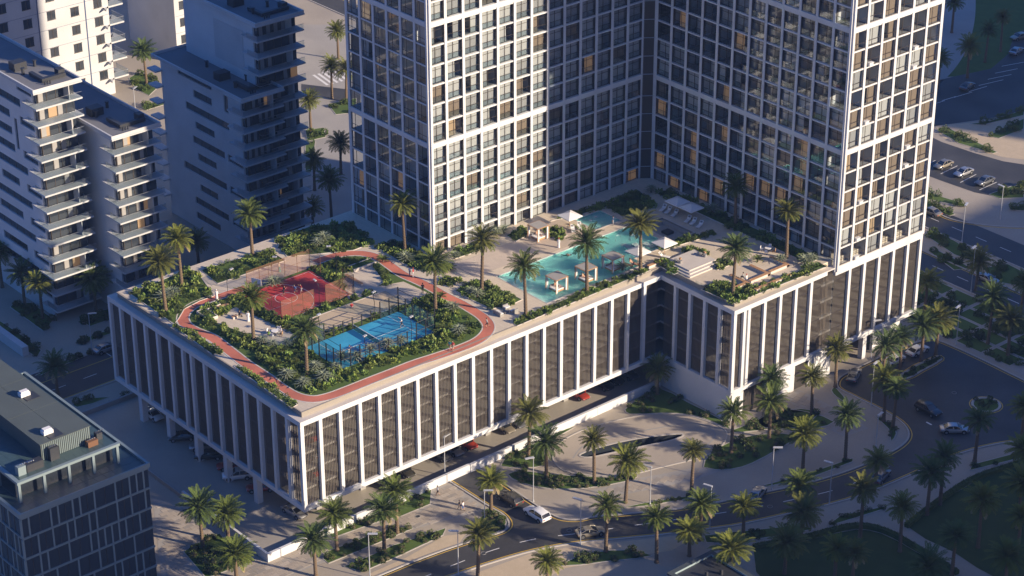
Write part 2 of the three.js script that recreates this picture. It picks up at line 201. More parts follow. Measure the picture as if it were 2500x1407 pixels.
const medianBeds = [[[153.17,-9.14],[153.05,-3.13],[152.33,0.42],[152.28,6.29],[148.9,5.18],[148.43,0.71],[150.34,-6.64]], [[145.91,-3.29],[147.45,-2.42],[147.09,1.82],[146.34,6.32],[143.4,4.89]], [[147.81,7.8],[152.82,9.68],[152.43,13.78],[147.81,17.42],[145.73,13.47]], [[165.85,-20.82],[167.03,-14.75],[167.34,-11.74],[166.03,-11.88],[163.48,-18.81]], [[162.61,-18.06],[163.01,-14.48],[162.33,-10.64],[160.89,-10.66],[160.28,-16.09]], [[174.44,-12.13],[180.88,-11.68],[183.19,-10.46],[178.41,-6.69],[174.46,-9.6]], [[171.99,-5.01],[175.83,-4.66],[173.58,-2.89]], [[191.43,-39.77],[194.28,-39.61],[193.11,-32.07],[191.96,-24.18],[190.83,-24.33],[189.52,-32.37]], [[199.26,-37.34],[203.87,-35.39],[214.1,-34.81],[211.59,-32.83],[201,-35.25]], [[196.99,-30.7],[201.36,-31.2],[210.16,-31.71],[205.77,-28.25],[197.95,-28.46]]];
const leftBeds = [[[4.13,-95.71],[5.53,-96.73],[8.06,-94.54],[7.5,-86.36],[4.01,-83.78]], [[-0.74,-96.81],[0.16,-91.96],[0.47,-83.15],[0.18,-77.98],[-1.65,-76.28],[-1.87,-79.06],[-0.79,-90.48],[-0.96,-96.41]], [[10.96,-82.94],[14.85,-84.25],[17.49,-83.45],[15.37,-80.01],[11.16,-80.04]], [[6.82,-76.71],[7.57,-76.9],[13.4,-76.82],[12.49,-75.33],[6.21,-75.41]], [[-5.14,-70.82],[1.98,-71.79],[8.15,-72.08],[8.24,-71.46],[1.76,-71.03],[-4.29,-70.36]], [[-5.5,-58.11],[-2.66,-58.47],[0.51,-56.41],[-2.81,-56.27],[-5.34,-56.91]], [[-1.27,-54.47],[4.21,-54.24],[4.09,-53.47],[-0.85,-53.71]]];
const farBeds = [[[76.46,-169.06],[78.75,-175.47],[81.98,-176.94],[83.35,-173.81],[82.29,-167.81],[76.68,-163.93]], [[72.13,-160.2],[77.29,-159.55],[77.44,-157.44],[71.88,-157.37]], [[91.22,-126.31],[94.93,-124.83],[92.3,-120.53],[88.13,-121.31]], [[103.16,-134.55],[109.92,-133.28],[105.1,-126.89],[101.11,-128.84]], [[87.18,-120.72],[89.42,-120.2],[79.64,-108.19],[78.7,-109]]];
for (const b of [bedS1, bedS2, bedS3, bedBulb, bedPlaza, bed1, bed2, bed3, bed4, bed5, bed6, bed7, bed8, bed9, bed10, bed11, bedTaxi, bedRound, bedPath, bedEdge, bedRight, ...gardenBeds, ...medianBeds, ...leftBeds, ...farBeds]) { struct('planting_bed', sheet(b, GY + .05), mat.grass); struct('bed_edging', ribbon(b, .16, GY, .07, true), mat.kerb); }
for (const b of [lawnA, lawnB]) struct('lawn', sheet(b, GY + .05), mat.shadedGrass);  // darker copy of the grass, with the park's shade put into its colour
struct('kerb', ribbon(bedTaxi, .3, GY, .15, true, -.2), mat.kerb); struct('road_edge_line', ribbon(bedTaxi, .16, GY + .02, 0, true, -.6), mat.yline);
struct('kerb', ribbon(bedRound, .3, GY, .15, true, -.2), mat.kerb); struct('road_edge_line', ribbon(bedRound, .16, GY + .02, 0, true, -.6), mat.yline);
struct('garden_paving', sheet(rect(121.6, 138.2, -3, 38), GY + .008), mat.paveGrey);
struct('verge', sheet([[1.91,12.99],[8.73,13.19],[16.54,12.38],[19.44,13.97],[16.83,15.51],[7.66,14.91],[2.68,14.45],[1.84,14.32]], GY + .01), mat.sand);
struct('verge', sheet([[11.52,22.68],[22.87,24.32],[29.31,27.13],[40.37,33.6],[46.18,36.85],[39.63,37.44],[31.72,33.49],[24.59,30.59],[19.65,30.78]], GY + .01), mat.sand);
// oval plaza with its lens-shaped lightwell
const oval = smooth([[43.56,6.34],[47.26,3.64],[53.13,3],[59.36,4.31],[63.93,6.02],[68.01,9.01],[70.25,13.88],[70.44,17.9],[69.35,19.5],[65.45,21.48],[60.88,21.25],[54.54,19.44],[49.48,17.79],[44.53,13.95],[42.37,9.88]], 3, true);
struct('oval_paving', sheet(oval, GY + .03, [lens]), M(.44, .375, .3, .75, { map: tBlotch }));
struct('oval_kerb', ribbon(oval, .22, GY, .1, true), mat.kerb);
{ const t = thing('lightwell', 'lens shaped sunken lightwell with pale rim in oval plaza', 'lightwell'); part('rim', ribbon(lens, .3, GY, .09, true), mat.kerb, t); part('floor', sheet(lens, GY - 4.5), mat.conc, t); part('shaft_wall', ribbon(lens, .12, GY - 4.5, 4.48, true), mat.aptGlass, t); }  // shaft wall takes the dark glossy material of the windows
struct('paving_inlay', ribbon(smooth([[45.96,8.4],[49.76,6.73],[55.42,7.83],[63.04,10.57],[67.84,12.77],[69.08,15.76],[68.11,18.13],[64.63,19.53]], 3), .25, GY + .04), mat.conc);
pavers('beige paving slabs of the oval plaza forecourt', [[41.58,17.2],[49.79,19.55],[58.75,23.06],[61.21,26.39],[55.33,25.51],[45.65,21.87],[41.83,19.74]], GY + .016, .3, paverTones, 170, 1.9, .95, BU(-.93, .93, 0, .03, -.46, .46));
pavers('patterned paving slabs of the front left plaza', [[-49.54,-10.21],[-32.08,-16.47],[-22.1,-5.12],[-10.83,-25.31],[-8.93,-20.44],[-7.89,0.41],[19.96,-0.37],[27.11,1.88],[26.08,11.05],[14.85,8.12],[-11.63,5.25],[-35.93,6.53]], GY + .016, 0, paverTones, 300, 1.52, .77, paverGeo, [bedS1, bedS2, bedS3, bedPlaza]);
pavers('grey paving slabs beside the gated wall of the podium', [[85.82,16.85],[89.27,16.65],[89.34,22.14],[88.93,28.86],[88.49,32.81],[83.52,31.95],[83.08,23.82]], GY + .016, .3, [paverTones[1], paverTones[2]], 110, 1.9, .95, BU(-.93, .93, 0, .03, -.46, .46));

// ---------- podium and towers ----------
const TOPY = 15.47, LC = 72.72, PZ = 16.73, XE = 94.42, X4 = 96.44, X6 = 118.39, WZ = 53.02, X2 = 47.74, Z2 = -28.73, W1 = 21.81, X3 = 94.85, Z4 = -27.47, DY = 16.4;
function face(ox, oz, left) { return { left, ry: left ? -Math.PI / 2 : 0, at: (u, d = 0) => left ? [ox - d, oz + u] : [ox + u, oz + d] }; }
function put(m, f, u, y, d = 0) { const [x, z] = f.at(u, d); m.position.set(x, y, z); m.rotation.y = f.ry; return m; }
const slatCache = {};
function slatGeo(w, h) { const k = w.toFixed(2) + h.toFixed(2); if (slatCache[k]) return slatCache[k]; const n = Math.max(3, Math.round(w / .29)), L = []; for (let i = 0; i < n; i++) { const x = -w / 2 + (i + .5) * w / n; L.push(B(x - .05, x + .05, 0, h, -.08, 0)); } return slatCache[k] = mg(L); }
const podium = thing('parking_podium', 'long white framed parking podium with dark vertical louvres and a garden roof', 'building');
function louvreFace(f, widths, y0, y1, endPier = true) {
  let u = 0; const FW = .58, h = y1 - y0;
  const fin = BU(-FW / 2, FW / 2, 0, h - .95, -.75, 0);
  put(part('top_beam', BU(0, widths.reduce((a, b) => a + b, 0), 0, .8, -.75, .004), mat.white, podium), f, 0, y1 - .8);
  put(part('bottom_beam', BU(0, widths.reduce((a, b) => a + b, 0), 0, .75, -.75, .004), mat.white, podium), f, 0, y0);
  widths.forEach((w, i) => {
    if (i) put(part('fin', fin, mat.white, podium), f, u, y0 + .2);
    const l = put(part('louvre_screen', slatGeo(w - FW, h - 1.55), mat.slat, podium), f, u + w / 2, y0 + .75, -.5); l.userData.kind = 'stuff';
    u += w;
  });
}
const rep = (n, w) => Array(n).fill(w);
louvreFace(face(0, 0, false), rep(20, LC / 20), 0, TOPY);
{ const w = 50.6 / 14; louvreFace(face(0, -WZ, true), [...rep(6, w), WZ - 14 * w, ...rep(8, w)], 0, TOPY); }
louvreFace(face(LC, 0, true), [3.2, ...rep(4, (PZ - 3.2) / 4)], 0, TOPY);
louvreFace(face(LC, PZ, false), [2.5, 1, ...rep(5, (XE - LC - 3.5) / 5)], 0, TOPY);
louvreFace(face(X4, PZ, false), rep(6, (X6 - X4) / 6), -.55, 14.72);
part('infill_panel', BU(XE, X4, .2, 14.6, PZ - 1.5, PZ - 1.4), mat.slat, podium);
put(part('louvre_screen', slatGeo(1.7, 14), mat.slat, podium), face(XE, PZ, false), 1, .7, -.45).userData.kind = 'stuff';
for (const [x, z] of [[0, 0], [0, -WZ], [LC, PZ]]) part('corner_post', BU(x, x + .62, .01, TOPY - .81, z - (z === -WZ ? 0 : .62), z + (z === -WZ ? .62 : 0)), mat.white, podium);
part('corner_post', BU(X6 - .6, X6, .2, 14, PZ - 12, PZ - .01), mat.white, podium);
// parking floors seen through the louvres, soffit, lower walls
for (let k = 0; k < 5; k++) part('parking_floor', slab([[.8, -WZ + .8], [X6 - .8, -WZ + .8], [X6 - .8, PZ - .8], [LC + .8, PZ - .8], [LC + .8, -.8], [.8, -.8]], .1 + k * 3.05, .45 + k * 3.05), mat.conc, podium);
for (let i = 0; i < 9; i++) for (let j = 0; j < 3; j++) part('inner_column', BU(4 + i * 8.2, 4.6 + i * 8.2, .5, 15, -8 - j * 16, -7.4 - j * 16), mat.conc, podium);
part('added_core', BU(26, 68, GY, 15, -44, -24), mat.conc, podium); part('added_core', BU(X4 + 2, X6 - 2, GY, 14, -20, PZ - 6), mat.conc, podium);  // the large box under the podium is added to block light
for (const z of [-45.7, -37.5, -29.4, -21.3, -13.2]) part('column', BU(.15, 1.15, -4.7, .02, z - .5, z + .5), mat.white, podium);
for (let i = 0; i < 8; i++) part('column', BU(6 + i * 8.4, 7 + i * 8.4, -4.7, .02, -6.5, -5.5), mat.conc, podium);
part('side_wall', BU(LC + .12, LC + .6, GY, .02, .5, PZ - .3), mat.white, podium);
part('front_wall', BU(LC + .3, 76, GY, .02, PZ - .7, PZ - .3), mat.white, podium); part('front_wall', BU(81, 88.2, GY, .02, PZ - .7, PZ - .3), mat.white, podium); part('front_wall', BU(91.4, 97, GY, .02, PZ - .7, PZ - .3), mat.white, podium); part('pier', BU(105, 106, GY, -.5, PZ - 1.2, PZ - .2), mat.white, podium); part('front_wall', BU(108.5, 115.5, GY, -.5, PZ - 1.6, PZ - 1.1), mat.white, podium); part('recess_wall', BU(97, 118, GY, -.5, PZ - 8, PZ - 7.6), mat.conc, podium);
for (const [a, b] of [[76, 81], [88.2, 91.4]]) { const gt = part('gate', B(a, b, GY, -.4, PZ - .62, PZ - .58), mat.dark, podium); const s = part('gate_slats', slatGeo(b - a, 4.3), mat.slat, gt); s.position.set((a + b) / 2, GY + .15, PZ - .4); s.userData.kind = 'stuff'; }
// coping, fascia and garden deck
const deckPoly = [[1.15, -WZ + 1.5], [X6 - 1, -WZ + 1.5], [X6 - 1, PZ - 1], [LC + 1.1, PZ - 1.15], [LC + 1.1, -1.15], [1.15, -1.15]];
const deckOut = [[0, -WZ], [X6 - 1, -WZ], [X6 - 1, PZ - .02], [LC, PZ], [LC, 0], [0, 0]].map(p => p);
const pools = { main: [[50.7, -16], [80.6, -15.9], [80.6, -6], [72.2, -6], [72.2, -3.4], [50.7, -3.4]], kids: rect(74.7, 80.6, -23.6, -18.2), spa: rect(81.5, 86.8, -14.5, -6.7) };
part('coping', slab(deckOut, 15.25, TOPY + .004), mat.coping, podium);
part('roof_deck', slab(deckPoly, TOPY + .004, DY, Object.values(pools)), mat.deck, podium);
part('fascia', ribbon([deckPoly[0], deckPoly[5], deckPoly[4], deckPoly[3], [XE - .5, PZ - 1.15]], .06, TOPY + .006, DY - TOPY - .03, false, .05), mat.fascia, podium);
part('fascia_cap', ribbon([deckPoly[0], deckPoly[5], deckPoly[4], deckPoly[3], [XE - .5, PZ - 1.15]], .3, DY, .03, false, .14), mat.fascia, podium);

// towers
const FH = 3.365, levels = []; { let y = 15.4; for (let g = 0; g < 4; g++) { const l = []; for (let k = 0; k < 6; k++) l.push(y + k * FH); levels.push(l); y += 6 * FH + .7; } }
const cell = 3.63, CW = .5;
const barGeo = (w, h, z, t, extra) => mg([B(-w / 2, w / 2, 0, t, z - .06, z), B(-w / 2, w / 2, h - t, h, z - .06, z), B(-w / 2, -w / 2 + t, t, h - t, z - .06, z), B(w / 2 - t, w / 2, t, h - t, z - .06, z), ...extra]);
const OW = cell - CW, OH = FH - .3;
const kinds = {
  loggia: { frame: barGeo(OW, OH, -.54, .07, [B(-.04, .04, .07, OH - .07, -.6, -.54), B(-OW / 2, OW / 2, 2.25, 2.3, -.595, -.53)]), jamb: mg([B(-OW / 2, -OW / 2 + .06, 0, OH, -.42, -.14), B(OW / 2 - .06, OW / 2, 0, OH, -.42, -.14), B(-OW / 2 + .06, OW / 2 - .06, OH - .06, OH, -.42, -.14)]), pane: new THREE.PlaneGeometry(OW - .1, OH - .1).translate(0, OH / 2, -.57), bal: B(-OW / 2 + .09, OW / 2 - .09, .06, 1.08, -.22, -.2), rail: B(-OW / 2 + .09, OW / 2 - .09, 1.08, 1.14, -.24, -.18), cz: -.7 },
  glazed: { frame: barGeo(OW, OH, -.17, .09, [B(-.55, -.47, .09, OH - .09, -.23, -.17), B(-OW / 2, OW / 2, .95, 1.01, -.225, -.16)]), pane: new THREE.PlaneGeometry(OW - .1, OH - .1).translate(0, OH / 2, -.2), cz: -.6 },
};
const curtainGeo = [1, .62, .45].map(k => { const w = (OW - .2) * k, n = Math.max(4, Math.round(w / .3)), g = new THREE.PlaneGeometry(w, OH - .16, n, 1).translate(0, OH / 2, 0), p = g.attributes.position; for (let i = 0; i < p.count; i++) p.setZ(i, (i % 2) * .09); g.computeVertexNormals(); return g; });
const roomGeo = { side: BU(-.07, .07, 0, OH + .1, -4.4, -.16) };
function tower(t, faces, top, core) {
  for (const { f, n, off, kind, rows, curtainOdds, warmOdds, warmRow } of faces) {
    const W = n * cell + off * 2, K = kinds[kind];
    for (let i = 0; i <= n; i++) put(part('mullion', BU(i === 0 ? -off - .3 : -CW / 2, i === n ? off + .3 : CW / 2, 0, top - 14.7, -.42, 0), mat.white, t), f, off + i * cell, 14.7);
    for (let i = 1; i < n; i++) put(part('party_wall', BU(-.08, .08, 0, 62, -4.6, -.56), mat.render, t), f, off + i * cell, 15);
    put(part('room_wall', BU(2.2, W - 2.2, 0, 64, -4.8, -4.6), mat.room, t), f, 0, 15);
    let row = 0;
    for (const lv of levels) {
      put(part('band', BU(-.004, W + .004, 0, .7, -.5, .03), mat.white, t), f, 0, lv[0] - .7);
      for (const y of lv) {
        put(part('beam', BU(.2, W - .2, 0, .24, -.5, -.11), mat.white, t), f, 0, y + FH - .26);
        if (row >= rows) { put(part('glazing', B(.3, W - .3, .1, FH - .1, -.4, -.36), mat.aptGlass, t), f, 0, y); continue; }
        put(part('floor_slab', BU(.2, W - .2, -.12, .06, -4.6, -.51), mat.conc, t), f, 0, y);
        for (let i = 0; i < n; i++) {
          const w = put(part('window', K.frame, mat.bronze, t), f, off + (i + .5) * cell, y + .06);
          part('pane', K.pane, mat.glass, w); if (K.jamb) part('jamb', K.jamb, mat.bronze, w);
          if (K.bal) { part('balustrade', K.bal, mat.glass, w); part('rail', K.rail, mat.bronze, w); }
          const r = rnd(), lit = rnd() < warmOdds * (warmRow ? Math.max(.15, 1.7 - row * .22) : 1);
          if (r < curtainOdds || lit) { const q = lit ? 1 : r < curtainOdds * .8 ? 0 : r < curtainOdds * .9 ? 1 : 2, c = part('curtain', curtainGeo[q], lit ? mat.warm : rnd() < (kind === 'glazed' ? .6 : .2) ? mat.blind : rnd() < .4 ? mat.curtain2 : mat.curtain, w); c.position.set(q ? (rnd() < .5 ? -1 : 1) * (OW - .2) * (1 - [1, .62, .45][q]) / 2 : 0, 0, K.cz); }
        }
        row++;
      }
    }
  }
  part('core', BU(...core), mat.roomDark, t);
}
const TOPT = 99;
const towerL = thing('hotel_tower', 'left hotel tower wing with white grid facade, its sunlit front behind the sand terrace', 'tower');
tower(towerL, [
  { f: face(X2, Z2, false), n: 13, off: (X3 - X2 - 13 * cell) / 2, kind: 'loggia', rows: 14, curtainOdds: 1, warmOdds: .015 },
  { f: face(X2, Z2 - W1, true), n: 6, off: (W1 - 6 * cell) / 2, kind: 'glazed', rows: 14, curtainOdds: .4, warmOdds: .05 }], TOPT, [X2 + 4.9, X6 - 1, 15, TOPT, Z2 - W1, Z2 - 4.9]);
const towerR = thing('hotel_tower', 'right hotel tower wing with white grid facade, above the louvred corner by the taxi lane', 'tower');
tower(towerR, [
  { f: face(X4, Z4, true), n: 12, off: (PZ - Z4 - 12 * cell) / 2, kind: 'loggia', rows: 14, curtainOdds: .55, warmOdds: .14, warmRow: true },
  { f: face(X4, PZ, false), n: 6, off: (X6 - X4 - 6 * cell) / 2, kind: 'glazed', rows: 14, curtainOdds: .65, warmOdds: .08, warmRow: true }], TOPT, [X4 + 4.9, X6 - .6, 15, TOPT, Z4, PZ - 4.9]);
part('end_wall', BU(X6 - .55, X6 - .02, 14, TOPT, Z4, PZ - .56), mat.white, towerR);
// dark louvred strip in the inner corner, small balcony boxes on the right front
{ const L = []; for (let i = 0; i < 12; i++) { const k = (i + .5) / 12; L.push(B(X3 + .05 + k * 1.5, X3 + .11 + k * 1.5, 15, 80, Z2 - .2 + k * 1.2, Z2 + k * 1.2)); } part('corner_louvres', mg(L), mat.slat, towerR).userData.kind = 'stuff'; part('corner_backing', BU(X3, X4 + .3, 15, 80, Z2 - 1.2, Z2 - .9), mat.roomDark, towerR);
  for (const lv of levels.slice(0, 3)) for (const y of lv) part('corner_rail', along([X3, y, Z2 + .12], [X4 + .05, y, Z4 + .05], .06), mat.steel, towerR);
  const box = mg([B(-.55, .35, 0, .55, 0, .5), B(-.6, .4, .55, .62, -.02, .55)]), f = face(X4, PZ, false);
  for (const [c, r] of [[1, 0], [1, 1], [1, 3], [1, 7], [4, 4], [4, 5], [4, 9], [4, 10], [1, 10]]) { const lv = levels[Math.floor(r / 6)][r % 6]; put(part('air_unit', box, mat.white, towerR), f, .1 + (c + .3) * cell, lv + .15, -.12); } }

// ---------- plants ----------
class Tris { constructor() { this.v = []; } tri(a, b, c) { this.v.push(...a, ...b, ...c); } quad(a, b, c, d) { this.tri(a, b, c); this.tri(a, c, d); } geo() { const g = new THREE.BufferGeometry(); g.setAttribute('position', new THREE.Float32BufferAttribute(this.v, 3)); g.computeVertexNormals(); return g; } }
const V3 = (x, y, z) => new THREE.Vector3(x, y, z), ar = v => [v.x, v.y, v.z];
function frondInto(T, az, el, len, droop, wid, leafs) {
  const dir = V3(Math.cos(az), 0, Math.sin(az)), side = V3(-Math.sin(az), 0, Math.cos(az)), pts = [];
  let p = V3(0, 0, 0), a = el; const N = 8;
  for (let i = 0; i <= N; i++) { pts.push([p.clone(), a]); p.addScaledVector(dir, Math.cos(a) * len / N).add(V3(0, Math.sin(a) * len / N, 0)); a -= droop / N * (.5 + i / N); }
  const at = t => { const k = Math.min(N - .001, t * N), i = Math.floor(k), f = k - i; return [pts[i][0].clone().lerp(pts[i + 1][0], f), pts[i][1]]; };
  for (let i = 0; i < N; i++) { const w = .035 * (1 - i / N) + .012, A = pts[i][0], C = pts[i + 1][0]; T.quad(ar(A.clone().addScaledVector(side, -w)), ar(A.clone().addScaledVector(side, w)), ar(C.clone().addScaledVector(side, w * .8)), ar(C.clone().addScaledVector(side, -w * .8))); }
  for (let i = 0; i < leafs; i++) for (const s of [-1, 1]) {
    const t = .12 + .88 * (i + .5 + s * .2) / leafs, [q, an] = at(Math.min(1, t)), L = wid * Math.pow(Math.sin(Math.PI * Math.min(.97, .14 + t * .84)), .7) * rr(.85, 1.12), fw = V3(dir.x * Math.cos(an), Math.sin(an), dir.z * Math.cos(an)), up = V3(-dir.x * Math.sin(an), Math.cos(an), -dir.z * Math.sin(an));
    const d = fw.clone().multiplyScalar(.62).addScaledVector(side, s * .72).addScaledVector(up, rr(.12, .4)).normalize(), tip = q.clone().addScaledVector(d, L).add(V3(0, -L * .12, 0)), mid = q.clone().addScaledVector(d, L * .45), hw = len / leafs * .62;
    T.quad(ar(q), ar(mid.clone().addScaledVector(fw, hw)), ar(tip), ar(mid.clone().addScaledVector(fw, -hw * .6)));
  }
}
function palmCrown(n, len) { const T = new Tris(), D = new Tris(); for (let i = 0; i < n; i++) { const k = i / n, el = 1.42 - 1.85 * Math.pow(k, .8) + rr(-.1, .1); frondInto(i > n - 7 ? D : T, i * 2.39996 + rr(-.15, .15), el, len * rr(.86, 1.06) * (.8 + .25 * Math.sin(Math.PI * Math.min(1, k + .2))), rr(.75, 1.15), .64, 20); } return [T.geo(), D.geo()]; }
const crowns = [palmCrown(56, 3.3), palmCrown(62, 3.4), palmCrown(52, 3.15)];
const trunkGeo = (() => { const seg = 34, rad = 8, T = new Tris(), ring = (i) => { const y = i / seg, r = (.3 - .1 * y + (y < .05 ? .1 * (1 - y * 20) : 0)) * (1 + (i % 2) * .12) + (y > .93 ? (y - .93) * 1.6 : 0); return Array.from({ length: rad }, (_, k) => { const a = (k + (i % 2) * .5) / rad * 6.2832; return [r * Math.cos(a), y, r * Math.sin(a)]; }); }; let A = ring(0); for (let i = 1; i <= seg; i++) { const C = ring(i); for (let k = 0; k < rad; k++) { const m = (k + 1) % rad; T.quad(A[k], A[m], C[m], C[k]); } A = C; } return T.geo(); })();
let palmN = 0; const frondMats = [mat.frond, mat.frond2, M(.115, .12, .018, .9), M(.065, .1, .018, .9)];
function palm(x, y, z, h, label, group, s = 1) {
  const t = thing('date_palm', label, 'palm tree', x, y, z, rr(0, 6.28), group), tr = part('trunk', trunkGeo, mat.trunk, t); tr.scale.set(s, h, s);
  const [a, b] = crowns[palmN++ % 3], c = part('crown', a, pick(frondMats), t); c.position.y = h - .05; const cs = rr(.84, 1.14); c.scale.set(s * cs * rr(.93, 1.07), s * cs * rr(.85, 1.15), s * cs * rr(.93, 1.07)); c.rotation.set(rr(-.09, .09), 0, rr(-.09, .09)); t.rotation.set(rr(-.035, .035), t.rotation.y, rr(-.035, .035));
  part('lower_fronds', b, palmN % 3 ? mat.frond2 : mat.dry, c);
  return t;
}
// leafy mounds: many small leaf faces on and in a lumpy dome, over a dark twig core
function mound(n, leaf, flat, seedless) {
  const T = new Tris();
  for (let i = 0; i < n; i++) {
    const u = rr(-1, 1) * .999, a = rr(0, 6.283), lump = .8 + .22 * Math.sin(a * 3 + u * 4) * Math.cos(u * 5 + a), r = lump * Math.pow(rr(.45, 1), .5), sn = Math.sqrt(1 - u * u), c = V3(r * sn * Math.cos(a), Math.max(-.2, r * u) * flat + .45 * flat, r * sn * Math.sin(a));
    const o = V3(sn * Math.cos(a) + rr(-.7, .7), u + rr(-.2, .9), sn * Math.sin(a) + rr(-.7, .7)).normalize(), s = V3(rr(-1, 1), rr(-1, 1), rr(-1, 1)).cross(o).normalize(), L = leaf * rr(.7, 1.3), w = L * .32;
    T.quad(ar(c), ar(c.clone().addScaledVector(o, L * .5).addScaledVector(s, w)), ar(c.clone().addScaledVector(o, L)), ar(c.clone().addScaledVector(o, L * .5).addScaledVector(s, -w)));
  }
  return T.geo();
}
const twig = new THREE.IcosahedronGeometry(.62, 1).scale(1, .8, 1).translate(0, .3, 0);
const bushGeo = [mound(230, .3, .9), mound(230, .26, .95), mound(200, .36, .8)];
const broadGeo = [mound(70, .75, .6), mound(80, .62, .7)];
const leafMat = [M(.09, .125, .022, .8), M(.125, .175, .03, .75), M(.08, .115, .026, .8), M(.16, .22, .045, .7), M(.065, .09, .022, .85)], twigMat = M(.1, .085, .045, 1);
function shrub(x, y, z, s, m, label, group, sy = 1) {
  const o = thing('shrub', label, 'shrub', x, y, z, rr(0, 6.28), group); o.scale.set(s, s * sy, s); part('foliage', pick(bushGeo), m, o); part('branches', twig, twigMat, o); return o;
}
function shrubRow(poly, n, label, group, s0 = .45, s1 = .8, mats = [0, 2, 4], y = GY + .05, skip = []) {
  const b = bounds(poly); for (let i = 0, g = 0; i < n && g < n * 60; g++) { const x = rr(b[0], b[1]), z = rr(b[2], b[3]); if (!inside([x, z], poly) || skip.some(q => inside([x, z], q))) continue; shrub(x, y, z, rr(s0, s1), leafMat[pick(mats)], label, group, rr(.85, 1.1)); i++; }
}
function planting(poly, n, label, y, geos, m, s0, s1, skip = [], sy = 1) {   // dense mixed planting nobody could count
  const b = bounds(poly), mtx = [], q = new THREE.Matrix4(), e = new THREE.Euler(); let g = 0;
  while (mtx.length < n && g++ < n * 40) { const x = rr(b[0], b[1]), z = rr(b[2], b[3]); if (!inside([x, z], poly) || skip.some(k => inside([x, z], k))) continue; const s = rr(s0, s1); q.makeRotationFromEuler(e.set(0, rr(0, 6.28), 0)); q.scale(V3(s, s * sy * rr(.8, 1.25), s)); q.setPosition(x, y, z); mtx.push(q.clone()); }
  const im = new THREE.InstancedMesh(pick(geos), m, mtx.length); mtx.forEach((k, i) => { im.setMatrixAt(i, k); const v = rr(.7, 1.35); im.setColorAt(i, new THREE.Color(v * rr(.9, 1.15), v, v * rr(.7, 1.1))); });
  im.name = numbered('planting'); im.userData = { kind: 'stuff', label, category: 'plants' }; im.castShadow = im.receiveShadow = true; scene.add(im);
}
// spiky rosette plants
const spikeGeo = [0, 1].map(k => { const T = new Tris(); for (let i = 0; i < 46; i++) { const a = i * 2.4, el = 1.35 - 1.25 * i / 46, L = rr(.85, 1.15), d = V3(Math.cos(a), 0, Math.sin(a)), s = V3(-Math.sin(a), 0, Math.cos(a)), p0 = d.clone().multiplyScalar(.05), p1 = d.clone().multiplyScalar(Math.cos(el) * L * .55).add(V3(0, Math.sin(el) * L * .6, 0)), p2 = d.clone().multiplyScalar(Math.cos(el) * L + .25).add(V3(0, Math.sin(el) * L * .75 - .12 * k, 0)), w = .065; T.quad(ar(p0.clone().addScaledVector(s, w * .6)), ar(p0.clone().addScaledVector(s, -w * .6)), ar(p1.clone().addScaledVector(s, -w)), ar(p1.clone().addScaledVector(s, w))); T.tri(ar(p1.clone().addScaledVector(s, w)), ar(p1.clone().addScaledVector(s, -w)), ar(p2)); } return T.geo(); });
const fanGeo = (() => { const T = new Tris(); for (let i = 0; i < 16; i++) frondInto(T, i * 2.4, 1.1 - .8 * i / 16, rr(.95, 1.25), 1, .34, 10); return T.geo(); })();
const spikeMat = M(.24, .27, .17, .65), stubMat = M(.14, .1, .06, 1), stub = cyl(.12, .1, -.02, .3);
function spiky(x, y, z, s, label, group, fan) { const o = thing(fan ? 'fan_palm' : 'spiky_plant', label, fan ? 'small palm' : 'spiky plant', x, y, z, rr(0, 6), group); o.scale.setScalar(s); const l = part('leaves', fan ? fanGeo : pick(spikeGeo), fan ? mat.frond2 : spikeMat, o); l.position.y = .25; part('stem', stub, stubMat, o); return o; }

// ---------- street lamps ----------
const lampPole = mg([cyl(.09, .06, 0, 7.8), cyl(.16, .14, 0, .25)]), lampHead = mg([B(-.1, 1.35, 7.78, 7.9, -.2, .2), B(-.16, .16, 7.66, 7.8, -.07, .07)]);
function lamp(x, z, h, ry, label, y = GY) { const o = thing('street_lamp', label, 'street lamp', x, y, z, ry, 'street lamps'); o.scale.y = h / 7.9; part('pole', lampPole, mat.lamp, o); part('lamp_head', lampHead, mat.lamp, o); return o; }

// ---------- cars ----------
function loft(sections) { const T = new Tris(); for (let i = 0; i + 1 < sections.length; i++) { const a = sections[i], b = sections[i + 1], n = a.length; for (let k = 0; k + 1 < n; k++) T.quad(a[k], a[k + 1], b[k + 1], b[k]); } const g = T.geo(); g.deleteAttribute('normal'); return g; }

